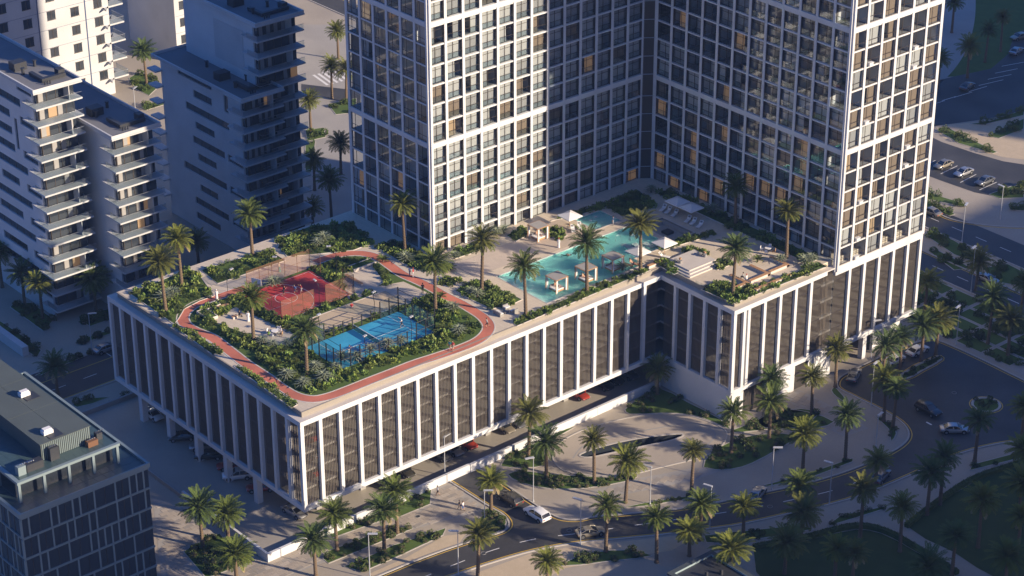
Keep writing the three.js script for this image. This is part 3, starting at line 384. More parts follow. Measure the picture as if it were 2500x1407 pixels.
const sm = (g, a = .6) => toCreasedNormals(g, a);
const carKinds = {
  sedan: { L: 4.7, W: .92, low: [[-2.35, .5, .86, .86], [-2.25, .42, .92, .95], [-1.6, .3, 1.0, 1], [-.2, .26, .97, 1], [1.0, .28, .95, 1], [1.9, .34, .85, .96], [2.28, .4, .72, .86], [2.38, .48, .62, .74]], cab: [[-1.75, .98, .9, 0], [-1.0, 1.4, .66, 1], [-.3, 1.46, .66, 1], [.3, 1.42, .66, 1], [1.15, .95, .88, 0]] },
  suv: { L: 4.75, W: .96, low: [[-2.35, .55, 1.0, .9], [-2.28, .45, 1.08, .97], [-1.6, .34, 1.1, 1], [0, .32, 1.06, 1], [1.1, .34, 1.04, 1], [1.95, .4, .98, .97], [2.3, .48, .84, .88], [2.4, .55, .72, .76]], cab: [[-2.2, 1.08, .9, 0], [-1.85, 1.62, .74, 1], [-.6, 1.72, .76, 1], [.2, 1.68, .75, 1], [1.1, 1.04, .9, 0]] },
  coupe: { L: 4.5, W: .93, low: [[-2.25, .5, .8, .86], [-2.15, .4, .9, .96], [-1.5, .28, .94, 1], [-.2, .24, .9, .98], [1.0, .26, .88, 1], [1.8, .32, .8, .97], [2.15, .38, .66, .85], [2.25, .46, .56, .7]], cab: [[-1.85, .92, .84, 0], [-.9, 1.28, .62, 1], [-.3, 1.33, .62, 1], [.1, 1.3, .62, 1], [1.05, .9, .84, 0]] },
};
const carGeo = {};
for (const [k, c] of Object.entries(carKinds)) {
  const W = c.W, low = c.low.map(([x, b, t, w]) => [[-W * w * .9, b], [-W * w, b + .12], [-W * w, (b + t) / 2 + .08], [-W * w * .94, t - .08], [-W * w * .8, t], [0, t + .02], [W * w * .8, t], [W * w * .94, t - .08], [W * w, (b + t) / 2 + .08], [W * w, b + .12], [W * w * .9, b]].map(([z, y]) => [x, y, z]));
  const caps = e => { const T = new Tris(); for (let i = 1; i + 1 < e.length; i++) T.tri(e[0], e[i], e[i + 1]); const g = T.geo(); g.deleteAttribute('normal'); return g; };
  const body = mergeGeometries([loft(low), caps(low[0]), caps(low[low.length - 1])]); body.computeVertexNormals();
  const cabS = c.cab.map(([x, y, w]) => [[-.9 * W, Math.min(y, c.cab[0][1]) - .02], [-w, y - .04], [-w * .86, y], [0, y + .015], [w * .86, y], [w, y - .04], [.9 * W, Math.min(y, c.cab[0][1]) - .02]].map(([z, yy]) => [x, yy, z]));
  const cab = loft(cabS); cab.computeVertexNormals();
  const rs = c.cab.slice(1, -1), roof = loft([[rs[0][0] - .12, rs[0][1] - .05, rs[0][2]], ...rs, [rs[2][0] + .12, rs[2][1] - .06, rs[2][2]]].map(([x, y, w]) => [[-w * 1.02, y - .05], [-w * .86, y + .018], [0, y + .03], [w * .86, y + .018], [w * 1.02, y - .05]].map(([z, yy]) => [x, yy, z]))); roof.computeVertexNormals();
  const pil = []; for (const s of [-1, 1]) { const [r0, f0] = [c.cab[0], c.cab[c.cab.length - 1]], r1 = rs[0], f1 = rs[2]; pil.push(along([r0[0], r0[1], s * .87 * W], [r1[0], r1[1] - .03, s * r1[2]], .05, 5), along([f0[0], f0[1], s * .87 * W], [f1[0], f1[1] - .03, s * f1[2]], .045, 5), along([-.35, r0[1], s * .9 * W], [-.35, rs[1][1] - .04, s * rs[1][2]], .04, 5)); }
  carGeo[k] = { body: sm(body, .7), cab: sm(cab, .5), roof: sm(roof, .5), pil: mg(pil), head: [-1, 1].map(s => B(c.low[6][0] - .16, c.low[6][0] + .05, c.low[6][2] - .2, c.low[6][2] - .06, s * W * .62 - .17, s * W * .62 + .17)), tail: [-1, 1].map(s => B(c.low[0][0] - .03, c.low[0][0] + .12, c.low[0][2] - .2, c.low[0][2] - .07, s * W * .66 - .17, s * W * .66 + .17)), mirror: [-1, 1].map(s => B(.72, .86, c.cab[0][1], c.cab[0][1] + .14, s * (W + .07) - .09, s * (W + .07) + .09)), grille: B(c.low[7][0] - .08, c.low[7][0] + .02, c.low[7][1] - .02, c.low[7][2] - .08, -W * .42, W * .42), W };
}
const tyreG = new THREE.CylinderGeometry(.34, .34, .24, 18).rotateX(Math.PI / 2), rimG = new THREE.CylinderGeometry(.22, .22, .26, 12).rotateX(Math.PI / 2), archG = new THREE.CylinderGeometry(.4, .4, .2, 18).rotateX(Math.PI / 2);
const paint = {}; const carPaint = (n, r, g, b, met = .25) => paint[n] = P(r, g, b, .32, { metalness: met, clearcoat: 1, clearcoatRoughness: .05 });
carPaint('white', .75, .74, .72, 0); carPaint('silver', .42, .42, .43, .6); carPaint('grey', .16, .165, .175, .5); carPaint('black', .018, .019, .022, .2); carPaint('red', .38, .05, .03, .2); carPaint('beige', .33, .29, .22, .5); carPaint('olive', .085, .08, .065, .5);
const protoCars = {};
function car(kind, col, x, z, ry, label, y = GY + .012) {
  const key = kind + col; if (protoCars[key]) { const o = copy(protoCars[key], label, x, y, z, ry); return o; }
  const G = carGeo[kind], t = thing('car', label, 'car', x, y, z, ry), b = part('body', G.body, paint[col], t); part('grille', G.grille, mat.black, b);
  const r = part('roof', G.roof, paint[col], t); part('pillars', G.pil, paint[col], r); part('window_glass', G.cab, mat.carGlass, t); for (const i of [0, 1]) { part('headlight', G.head[i], mat.head, t); part('tail_light', G.tail[i], mat.tail, t); part('mirror', G.mirror[i], paint[col], t); }
  for (const sx of [-1.42, 1.42]) for (const s of [-1, 1]) { const w = part('wheel', tyreG, mat.tyre, t); w.position.set(sx, .34, s * (G.W - .1)); part('rim', rimG, mat.rim, w); const a = part('wheel_arch', archG, mat.black, t); a.position.set(sx, .42, s * (G.W - .095)); }
  return protoCars[key] = t;
}

// ---------- people ----------
// bones: [ax,ay,az, bx,by,bz, ra, rb, region]; regions: 0 skin 1 top 2 bottom 3 shoe
function bodyGeo(bones, hands) {
  const res = 52, mc = new MarchingCubes(res, new THREE.MeshBasicMaterial(), false, false, 30000); mc.isolation = 0;
  const half = 1.05, F = mc.field, near = (x, y, z) => { let d = 9, reg = 0, m = 9; for (const b of bones) { const [ax, ay, az, bx, by, bz, ra, rb, g] = b, vx = bx - ax, vy = by - ay, vz = bz - az, t = Math.max(0, Math.min(1, ((x - ax) * vx + (y - ay) * vy + (z - az) * vz) / (vx * vx + vy * vy + vz * vz + 1e-9))), q = Math.hypot(x - ax - vx * t, y - ay - vy * t, z - az - vz * t) - (ra + (rb - ra) * t); const h = Math.max(0, .05 - Math.abs(d - q)) / .05; d = Math.min(d, q) - h * h * .0125; if (q < m) { m = q; reg = g; } } return [d, reg]; };
  for (let k = 0; k < res; k++) for (let j = 0; j < res; j++) for (let i = 0; i < res; i++) F[i + j * res + k * res * res] = -near((i / res * 2 - 1) * half, (j / res * 2 - 1) * half + .95, (k / res * 2 - 1) * half)[0];
  mc.update(); const n = mc.count, pos = new Float32Array(n * 3), nor = new Float32Array(n * 3), reg = [];
  for (let i = 0; i < n; i++) { const x = mc.positionArray[i * 3] * half, y = mc.positionArray[i * 3 + 1] * half + .95, z = mc.positionArray[i * 3 + 2] * half; pos.set([x, y, z], i * 3); reg.push(near(x, y, z)[1]); }
  let g = new THREE.BufferGeometry(); g.setAttribute('position', new THREE.BufferAttribute(pos, 3)); g.computeVertexNormals(); g.setAttribute('uv', new THREE.Float32BufferAttribute(new Float32Array(n * 2), 2));
  const L = [g]; for (const [x, y, z, dx, dy, dz] of hands) { const d = V3(dx, dy, dz).normalize(), s = Math.abs(d.y) > .8 ? V3(0, 0, 1) : V3(0, 1, 0).cross(d).normalize(); for (let i = 0; i < 5; i++) { const o = (i - 2) * .019, len = [.055, .075, .085, .08, .06][i], b = V3(x, y, z).addScaledVector(s, o).addScaledVector(d, i === 0 ? .01 : .05), e = b.clone().addScaledVector(d, len * .6).addScaledVector(s, i === 0 ? -.03 : 0), e2 = e.clone().addScaledVector(d, len * .35).add(V3(0, -.02, 0)); L.push(along(ar(b), ar(e), .0095, 5), along(ar(e), ar(e2), .008, 5)); } }
  g = mg(L); while (reg.length < g.attributes.position.count) reg.push(0); g.userData.reg = reg; return g;
}
const torso = (lean = 0, y0 = .95, x0 = 0) => [[x0, y0, -.09, x0, y0, .09, .11, .11, 2], [x0, y0 + .03, 0, x0 + lean * .6, y0 + .3, 0, .12, .13, 1], [x0 + lean * .6, y0 + .3, -.12, x0 + lean * .6, y0 + .3, .12, .09, .09, 1], [x0 + lean * .8, y0 + .44, -.16, x0 + lean * .8, y0 + .44, .16, .065, .065, 1], [x0 + lean * .85, y0 + .45, 0, x0 + lean, y0 + .58, 0, .052, .05, 0], [x0 + lean * 1.02 + .01, y0 + .65, 0, x0 + lean * 1.05 + .015, y0 + .74, 0, .078, .092, 0], [x0 + lean * 1.05 + .1, y0 + .68, 0, x0 + lean * 1.05 + .105, y0 + .66, 0, .016, .018, 0]];
const limb = (p, r, regs) => { const o = []; for (let i = 0; i + 1 < p.length; i++) o.push([...p[i], ...p[i + 1], r[i], r[i + 1], regs[i]]); return o; };
function pose(lean, legs, arms, o = {}) {
  const y0 = o.y0 ?? .95, b = torso(lean, y0, o.x0 ?? 0), hands = [];
  legs.forEach(([k, f], i) => { const z = i ? .09 : -.09, X = o.x0 ?? 0; b.push(...limb([[X, y0 - .02, z], [k[0], k[1], z], [f[0], f[1], z]], [.088, .06, .042], [2, o.short ? 0 : 2]), [f[0] - .04, f[1] - .03, z, f[0] + .15, f[1] - .045, z, .045, .035, 3]); });
  arms.forEach(([e, h], i) => { const z = i ? 1 : -1, sh = [(o.x0 ?? 0) + lean * .8, y0 + .44, z * .19]; b.push(...limb([sh, [e[0], e[1], z * e[2]], [h[0], h[1], z * h[2]]], [.052, .042, .03], [o.bare ? 0 : 1, o.sleeve ? 1 : 0])); const d = V3(h[0] - e[0], h[1] - e[1], z * (h[2] - e[2])).normalize(); b.push([h[0], h[1], z * h[2], h[0] + d.x * .06, h[1] + d.y * .06, z * h[2] + d.z * .06, .034, .03, 0]); hands.push([h[0] + d.x * .03, h[1] + d.y * .03, z * h[2] + d.z * .03, d.x, d.y, d.z]); });
  if (o.robe) b.push([0, .9, 0, 0, .1, 0, .17, .23, 2], [0, 1.3, 0, 0, .9, 0, .15, .17, 1]);
  const g = bodyGeo(b, hands); const hd = b[5]; g.userData.head = [(hd[0] + hd[3]) / 2, hd[4], 0]; return g;
}
const poses = {
  walk: pose(.05, [[[.14, .52], [.2, .1]], [[-.02, .5], [-.28, .14]]], [[[-.1, 1.12, .25], [.04, .92, .26]], [[.12, 1.13, .25], [.3, .98, .24]]], { short: true }),
  stand: pose(.02, [[[.03, .5], [.02, .08]], [[.0, .5], [-.05, .08]]], [[[-.02, 1.12, .26], [.08, .88, .27]], [[.0, 1.12, .26], [.1, .9, .24]]], {}),
  robe: pose(.02, [[[.03, .5], [.05, .08]], [[0, .5], [-.04, .08]]], [[[-.02, 1.12, .26], [.1, .9, .25]], [[0, 1.12, .26], [.12, .9, .24]]], { robe: true, sleeve: true }),
  run: pose(.14, [[[.28, .62], [.12, .24]], [[-.06, .52], [-.42, .4]]], [[[-.14, 1.14, .26], [.08, 1.02, .24]], [[.24, 1.16, .25], [.34, 1.34, .2]]], { short: true }),
  play: pose(.2, [[[.2, .5], [.3, .08]], [[-.1, .5], [-.34, .1]]], [[[.18, 1.16, .3], [.42, 1.2, .32]], [[.12, 1.32, .36], [.3, 1.56, .42]]], { short: true }),
  sit: pose(.06, [[[.42, .5], [.42, .08]], [[.42, .5], [.48, .08]]], [[[.06, .7, .25], [.3, .58, .2]], [[.06, .7, .25], [.3, .6, .18]]], { y0: .5 }),
  lounge: pose(-.42, [[[.4, .62], [.7, .42]], [[.45, .45], [.88, .4]]], [[[-.3, .66, .3], [-.1, .5, .3]], [[-.3, .66, .3], [-.1, .52, .28]]], { y0: .42, short: true, bare: true }),
};
const hairGeo = mergeVertices(new THREE.SphereGeometry(.112, 10, 7, 0, 6.3, 0, 1.75)), personMat = new THREE.MeshStandardMaterial({ vertexColors: true, roughness: .8, side: THREE.DoubleSide });
const hairMat = { black: M(.015, .012, .01, .7), brown: M(.06, .035, .02, .7), white: M(.72, .7, .68, .9), red: M(.5, .08, .06, .9) };
const C = { white: [.72, .7, .68], black: [.02, .02, .022], navy: [.03, .05, .12], red: [.5, .05, .05], blue: [.06, .16, .4], teal: [.05, .3, .32], grey: [.25, .25, .26], beige: [.5, .42, .32], green: [.2, .35, .06], skin: [.46, .27, .18], skin2: [.3, .17, .11] };
function person(p, top, bottom, hair, x, y, z, ry, label, skin = 'skin', shoe = 'black') {
  const g = poses[p].clone(), reg = poses[p].userData.reg, col = new Float32Array(reg.length * 3), pal = [C[skin], C[top], C[bottom], C[shoe]];
  reg.forEach((r, i) => col.set(pal[r], i * 3)); g.setAttribute('color', new THREE.BufferAttribute(col, 3));
  const o = thing('person', label, 'person', x, y, z, ry); part('body', g, personMat, o); const h = part('hair', hairGeo, hairMat[hair], o), hd = poses[p].userData.head; h.position.set(hd[0] - .012, hd[1] + .012, hd[2]); h.rotation.z = .25; return o;
}

// ---------- garden deck ----------
const dsheet = (name, pts, m, k) => struct(name, sheet(pts, DY + k), m);
const trackC = smooth([[17.66,-39.33],[13.37,-39.43],[10.66,-39.71],[8,-39.58],[5.69,-38.63],[4.2,-37.18],[3.31,-35.24],[3.2,-32.65],[3.98,-28.8],[3.63,-23.37],[3.23,-17.95],[3.23,-13.12],[2.98,-8.44],[3.33,-5.09],[4.69,-2.97],[6.88,-2.19],[10.11,-1.98],[14.29,-1.96],[18.45,-1.84],[22.79,-1.77],[26.87,-1.3],[31.03,-0.97],[34.5,-1.11],[37.17,-2.14],[38.97,-3.79],[40,-6.33],[40.32,-9.33],[40.38,-12.78],[40.16,-16.34],[40.23,-19.89],[40.02,-23.13],[39.67,-26.34],[40.03,-29.96],[40.38,-34.05],[39.4,-36.9],[36.99,-38.78],[34.11,-39.45],[31.59,-39.42]], 3);
const trackIn = offs(trackC, 1, false), trackArea = [...offs(trackC, .9, false)];
const inner = (() => { const a = offs(trackC, 1.1), b = offs(trackC, -1.1); const A = p => Math.abs(p.reduce((s, q, i) => { const r = p[(i + 1) % p.length]; return s + q[0] * r[1] - r[0] * q[1]; }, 0)); return A(a) < A(b) ? a : b; })();
dsheet('lawn', inner, mat.grass, .012);
dsheet('running_track', [...offs(trackC, .85), ...offs(trackC, -.85).reverse()], mat.track, .02);
for (const s of [-.98, .98]) struct('track_edging', ribbon(trackC, .2, DY, .035, false, s), mat.coping);
const dz = (...a) => a;
// beds
const dBeds = {
  left: [[2.25,-49.84],[2.06,-42.17],[1.91,-36.26],[3.33,-37.16],[5.97,-39.47],[9.29,-40.17],[12.15,-40.13],[13.05,-43.21],[14.88,-49.49],[14,-50.83]], mid: [[15.59,-49.23],[28.22,-48.33],[28.1,-43.07],[14.91,-43.37]], back: [[31.48,-50.7],[39.17,-51],[45.02,-47.44],[43.24,-38.9],[38.86,-38.79],[33,-41.82],[29.16,-44.12]], edge1: [[1.54,-36.05],[2.31,-35.38],[2.85,-31.31],[2.62,-24.62],[2.15,-23.76],[0.93,-24.05]], edge2: [[1.34,-18.83],[1.98,-18.27],[2.32,-12.6],[2.29,-6.35],[1.85,-3.21],[0.65,-2.91]], wedge: [[42.45,-16.45],[47.82,-17.57],[48.63,-6.98],[45.97,-6.68],[42.79,-7.75],[42.4,-12.16]], foot: [[42.54,-37.66],[46.47,-37.15],[46.85,-28.27],[47.22,-23.57],[43.4,-24.49],[42.11,-29.35]], tuft: [[42.19,-20.11],[44.78,-20.57],[45.35,-18.54],[42.48,-17.95]], pool: [[42.35,-1.95],[46.75,-2.33],[55.76,-2.71],[67.16,-2.45],[71.63,-2.52],[71.21,-1.11],[66.76,-1.05],[42.13,-0.71]], plat1: [[73.59,-3.21],[76.47,-2.32],[74.65,2.45],[73.12,2.49]], plat2: [[80.02,-2.48],[82.35,-2.72],[83.1,0.58],[80.99,1.17]], plat3: [[79.77,4.11],[83.43,3.68],[83.16,6.03],[79.63,5.95]], right: [[72.65,9.21],[76.5,9.08],[80.68,14.03],[87.35,14.95],[94.31,14.66],[93.99,16.76],[73.19,16.04]], towerFoot: rect(92.6, 95.6, -22, 14), corner: [[82.66,-24.75],[91.29,-25.12],[89.19,-18.45],[81.58,-18.91]], strip: [[78.16,-6.53],[81.39,-6.63],[89.16,-4.92],[88.47,-3.84],[80.6,-4.83],[77.66,-4.92]], kidBed: [[68.4,-24.09],[70.4,-23.21],[69.7,-19.82],[66.93,-19.09]], cab: [[61.86,-26.58],[65.51,-26.59],[65.98,-24.49],[61.63,-23.66]], wallBed: [[71.31,-25.83],[75.66,-25.97],[83.49,-25.13],[84,-23.59],[77.04,-24.34]], towerBed: [[50.86,-27.83],[53.39,-27.69],[57.47,-27.25],[58.01,-25.76],[52.95,-25.02],[49.84,-25.29]],
};
for (const b of Object.values(dBeds)) { dsheet('planting_bed', b, mat.grass, .03); struct('bed_edging', ribbon(b, .14, DY, .09, true), mat.coping); }
struct('garden_path', ribbon([[14.95,-48.71],[14.33,-43.16]], 1.1, DY + .03), mat.deck); struct('garden_path', ribbon([[28.41,-48.17],[28.42,-42.79]], 1.1, DY + .03), mat.deck);
// terraces and courts inside the track
const padelR = rect(13.1, 31.1, -16.6, -7.5), bbR = rect(15.2, 29.4, -37.9, -25.9), volleyR = rect(18.6, 34, -23.8, -18.2);
const terr1 = [[6.88,-33.6],[12.54,-34.74],[12.87,-31.7],[13.92,-26.27],[14.65,-19.96],[10.66,-18.18],[9.02,-22.36],[8.7,-26.32]], terr2 = [[31.9,-32.85],[38.31,-33.23],[35.64,-26.14],[29.6,-24.51],[27.68,-25.22]], terr3 = [[32.5,-26.17],[38.18,-24.33],[38.74,-18.13],[32.89,-17.58],[32.7,-23.72]];
dsheet('terrace', terr1, mat.deck, .024); dsheet('terrace', terr2, mat.deck, .024); dsheet('terrace', terr3, mat.deck, .028); dsheet('sand_court', volleyR, mat.sand, .03); struct('bed_edging', ribbon(volleyR, .2, DY, .06, true), mat.coping);
const innerP = (() => { const a = offs(trackC, 1.9), b = offs(trackC, -1.9), A = p => Math.abs(p.reduce((s, q, i) => { const r = p[(i + 1) % p.length]; return s + q[0] * r[1] - r[0] * q[1]; }, 0)); return A(a) < A(b) ? a : b; })();
const skipIn = [rect(12.6, 31.6, -17.1, -7), bbR, rect(18.2, 34.4, -24.2, -17.8), terr1, terr2, terr3];
// padel court
{
  const t = thing('padel_court', 'blue padel court fenced by black posts and glass', 'sports court'); part('surface', BU(13.1, 31.1, DY, DY + .04, -16.6, -7.5), mat.blue, t);
  const L = []; for (const x of [15.3, 28.9]) L.push(B(x - .04, x + .04, DY + .04, DY + .046, -16.5, -7.6)); L.push(B(15.3, 28.9, DY + .04, DY + .045, -12.09, -12.01)); part('court_lines', mg(L), mat.line, t);
  const net = part('net', B(22.05, 22.09, DY + .08, DY + .9, -16.4, -7.7), M(.03, .03, .03, .9, { transparent: true, opacity: .55 }), t); part('net_tape', B(22.03, 22.11, DY + .9, DY + .97, -16.4, -7.7), mat.line, net);
  const post = (x, z, h) => part('post', B(x - .07, x + .07, DY, DY + h, z - .07, z + .07), mat.black, t), rail = (a, b) => part('rail', along(a, b, .05, 4), mat.black, t);
  for (const z of [-16.65, -7.45]) { for (let i = 0; i <= 10; i++) { const x = 13.05 + i * 1.81, e = i < 3 || i > 7; post(x, z, e ? 3 : 2.1); } for (const [a, b, h] of [[13.05, 16.67, 3], [27.53, 31.15, 3], [16.67, 27.53, 2.1]]) { rail([a, DY + h, z], [b, DY + h, z]); rail([a, DY + h / 2, z], [b, DY + h / 2, z]); } }
  for (const x of [13.05, 31.15]) { for (let i = 1; i < 5; i++) post(x, -16.65 + i * 1.84, 3); for (const h of [3, 4]) rail([x, DY + h, -16.65], [x, DY + h, -7.45]); for (const z of [-16.65, -7.45]) { post(x, z, 4.4); part('glass_panel', B(Math.min(x, x + (x < 20 ? 3.5 : -3.5)), Math.max(x, x + (x < 20 ? 3.5 : -3.5)), DY + .05, DY + 2.9, z - .01, z + .01), mat.glass, t); } part('glass_panel', B(x - .01, x + .01, DY + .05, DY + 2.9, -16.6, -7.5), mat.glass, t); }
}
// basketball court with tinted mesh screens
{
  const t = thing('basketball_court', 'red basketball court inside tall brown mesh screens', 'sports court'); part('surface', BU(15.6, 29, DY, DY + .045, -37.5, -26.3), mat.red, t);
  const arc = (cx, cz, r, a0, a1) => ribbon(Array.from({ length: 25 }, (_, i) => { const a = a0 + (a1 - a0) * i / 24; return [cx + r * Math.cos(a), cz + r * Math.sin(a)]; }), .09, DY + .05);
  part('court_lines', mg([arc(20.4, -32, 1.8, 0, 6.283), arc(18.2, -32, 6.2, -1.4, 1.4), ribbon([[16, -37.2], [28.6, -37.2], [28.6, -26.6], [16, -26.6]], .08, DY + .05, 0, true), ribbon([[16, -33.8], [20.4, -33.8], [20.4, -30.2], [16, -30.2]], .08, DY + .05)]), mat.line, t);
  const scr = (x0, z0, x1, z1, h, n) => { const p = part('mesh_screen', new THREE.PlaneGeometry(Math.hypot(x1 - x0, z1 - z0), h - .15), mat.screen, t); p.position.set((x0 + x1) / 2, DY + h / 2 + .05, (z0 + z1) / 2); p.rotation.y = -Math.atan2(z1 - z0, x1 - x0); for (let i = 0; i <= n; i++) part('post', cyl(.04, .04, DY, DY + h, x0 + (x1 - x0) * i / n, z0 + (z1 - z0) * i / n, 6), mat.woodDark, t); for (const k of [.5, 1]) part('rail', along([x0, DY + h * k, z0], [x1, DY + h * k, z1], .03, 4), mat.woodDark, t); };
  scr(15.2, -25.9, 21.5, -25.9, 3.6, 3); scr(15.2, -31, 15.2, -25.9, 3.6, 2); scr(23.8, -25.9, 29.4, -25.9, 3.6, 2); scr(17, -38, 29.4, -38, 3.6, 5); scr(29.4, -38, 29.4, -35, 3.6, 1); scr(29.4, -29, 29.4, -25.9, 3.6, 1);
}
{ const t = thing('basketball_hoop', 'basketball hoop with white backboard on red court', 'basketball hoop', 16.6, DY, -34.6, .4); part('pole', tube([[-.8, 0, 0], [-.8, 2.2, 0], [-.5, 3, 0], [0, 3.2, 0]], .07), mat.black, t); part('backboard', B(0, .05, 2.7, 3.75, -.9, .9), mat.fabric, t); part('rim', new THREE.TorusGeometry(.24, .02, 6, 14).rotateX(1.57).translate(.33, 2.95, 0), mat.tail, t); part('board_marking', B(.051, .056, 2.85, 3.25, -.3, .3), mat.yline, t); }
// court floodlights
function flood(x, z, h, dir, label, curved) { const o = thing('court_light', label, 'floodlight', x, DY, z, dir); part('pole', curved ? tube([[0, 0, 0], [0, h * .45, 0], [.12, h * .6, 0], [-.08, h * .78, 0], [0, h, 0]], .05) : tube([[0, 0, 0], [0, h * .8, 0], [.3, h * .97, 0], [1.1, h, 0]], .04), mat.black, o); part('lamp_head', mg([B(-.35, -.03, h - .05, h + .12, -.16, .16), B(.03, .35, h - .05, h + .12, -.16, .16)]).translate(curved ? 0 : 1.1, 0, 0), mat.lamp, o); }
flood(26.6, -16.9, 4.9, .2, 'curved black floodlight on the back side of the blue court', 1); flood(26.3, -7.1, 4.6, .2, 'curved black floodlight at the front right of the blue court', 1); flood(17.4, -7.1, 4.4, .2, 'curved black floodlight at the front left of the blue court', 1); flood(16, -16.9, 4.6, .2, 'curved dark floodlight behind the left end of the blue court', 1);
flood(21.6, -38.4, 4.6, -.8, 'thin bent lamp post behind the red court hoop screen'); flood(31.5, -33.5, 5.2, 2.6, 'thin bent lamp post at the right of the red court near the lounge'); flood(22.3, -25.6, 4.6, 1.5, 'thin bent lamp post at the gap in the red court screens'); flood(14.6, -40, 3.6, .2, 'small bent lamp post in the bed left of the red court');
// pools
for (const [k, label, dep] of [['main', 'turquoise main swimming pool', .85], ['kids', 'small square turquoise pool', .6], ['spa', 'dark sunken seating pool', .7]]) {
  const p = pools[k], t = thing('swimming_pool', label + (k === 'main' ? ' with stepped right end beside the cabanas' : k === 'kids' ? ' with fountain jets below the shaded tower' : ' in the tower shade with a square table'), 'pool');
  part('basin', mg([sheet(p, DY - dep), ...p.map((a, i) => { const b = p[(i + 1) % p.length]; return ribbon([a, b], .04, DY - dep, dep - .03); })]), k === 'spa' ? mat.conc : mat.poolTile, t); part('rim', ribbon(p, .32, DY, .03, true, 0), mat.coping, t);
  if (k !== 'spa') {
    const w = part('water', (() => { const b = bounds(p), nx = Math.round((b[1] - b[0]) / .22), nzz = Math.round((b[3] - b[2]) / .22), g = new THREE.PlaneGeometry(b[1] - b[0], b[3] - b[2], nx, nzz).rotateX(-Math.PI / 2).translate((b[0] + b[1]) / 2, DY - .1, (b[2] + b[3]) / 2).toNonIndexed(), q = g.attributes.position, o = []; for (let i = 0; i < q.count; i++) q.setY(i, q.getY(i) + .05 * (fbm((q.getX(i) + 200) / 60, (q.getZ(i) + 200) / 60, 48, 3) - .5)); for (let i = 0; i < q.count; i += 3) { const cx = (q.getX(i) + q.getX(i + 1) + q.getX(i + 2)) / 3, cz = (q.getZ(i) + q.getZ(i + 1) + q.getZ(i + 2)) / 3; if (inside([cx, cz], p)) for (let j = 0; j < 3; j++) o.push(q.getX(i + j), q.getY(i + j), q.getZ(i + j)); } let h = new THREE.BufferGeometry(); h.setAttribute('position', new THREE.Float32BufferAttribute(o, 3)); h = mergeVertices(h, 1e-3); h.computeVertexNormals(); return h; })(), mat.water, t);
  } else { for (const [a, b, c, d] of [[81.7, 86.6, -14.3, -13.5], [81.7, 86.6, -7.7, -6.9], [85.8, 86.6, -13.4, -7.8]]) part('seat_ledge', BU(a, b, DY - .7, DY - .25, c, d), mat.conc, t); part('table', BU(83.4, 84.9, DY - .7, DY - .3, -11.2, -9.7), mat.dark, t); }
  if (k === 'main') { for (let i = 0; i < 3; i++) part('pool_step', BU(50.8, 51.3 + i * .5, DY - .85, DY - .25 - i * .18, -15.9, -3.5), mat.poolTile, t); for (const [a, z] of [[74.5, -13], [76.4, -11.5]]) part('handrail', tube([[a, DY - .3, z], [a, DY + .7, z], [a + .5, DY + .9, z], [a + 1.1, DY + .5, z], [a + 1.2, DY - .3, z]], .03), mat.steel, t); for (let i = 0; i < 4; i++) part('tanning_ledge', BU(74.2 + i * 1.5, 75.3 + i * 1.5, DY - .85, DY - .16, -11.4 + i * .9, -9.2 + i * .9), mat.fabric, t); }
  if (k === 'kids') for (const [a, z] of [[76.4, -22.4], [78, -22.8]]) { part('jet_pipe', tube([[a, DY - .2, z], [a, DY + .9, z], [a + .3, DY + 1, z + .3]], .03), mat.steel, t); part('splash', new THREE.IcosahedronGeometry(.3, 1).scale(1, .3, 1).translate(a + .4, DY - .08, z + .6), mat.fabric, t); }
}
dsheet('sand_terrace', rect(48, 62, -24, -18), M(.6, .5, .41, .95, { map: tSand, bumpMap: tSand, bumpScale: .12 }), .025);
dsheet('deck_paving', rect(62.5, 73, -25.5, -16.6), M(.55, .45, .35, .75, { map: tDeck }), .018);
// umbrellas, cabanas, loungers
const umbG = (() => { const T = new Tris(), r = 1.55, c = [[-r, 2.25, -r], [r, 2.25, -r], [r, 2.25, r], [-r, 2.25, r]]; for (let i = 0; i < 4; i++) T.tri([0, 2.85, 0], c[i], c[(i + 1) % 4]); const g = T.geo(); return g; })(), umbV = mg([0, 1, 2, 3].map(i => B(-1.55, 1.55, 2.1, 2.25, 1.53, 1.55).rotateY(i * Math.PI / 2)));
for (const [x, z, l] of [[72.1, -21.9, 'white square parasol beside the small square pool'], [77, -3.9, 'white square parasol at the right end of the main pool'], [71.5, -4.4, 'white square parasol behind the leafy pool edge palm'], [89.9, -14.1, 'white square parasol in the tower shade, nearer the inner corner'], [90, -10.8, 'white square parasol in the tower shade, over the second lounger row']]) { const t = thing('parasol', l, 'parasol', x, DY, z, 0, 'square parasols'); const c = part('canopy', umbG, mat.fabric, t); part('valance', umbV, mat.fabric, c); part('pole', cyl(.045, .045, 0, 2.8, 0, 0, 8), mat.wood, t); part('base', cyl(.35, .3, 0, .1, 0, 0, 10), mat.conc, t); }
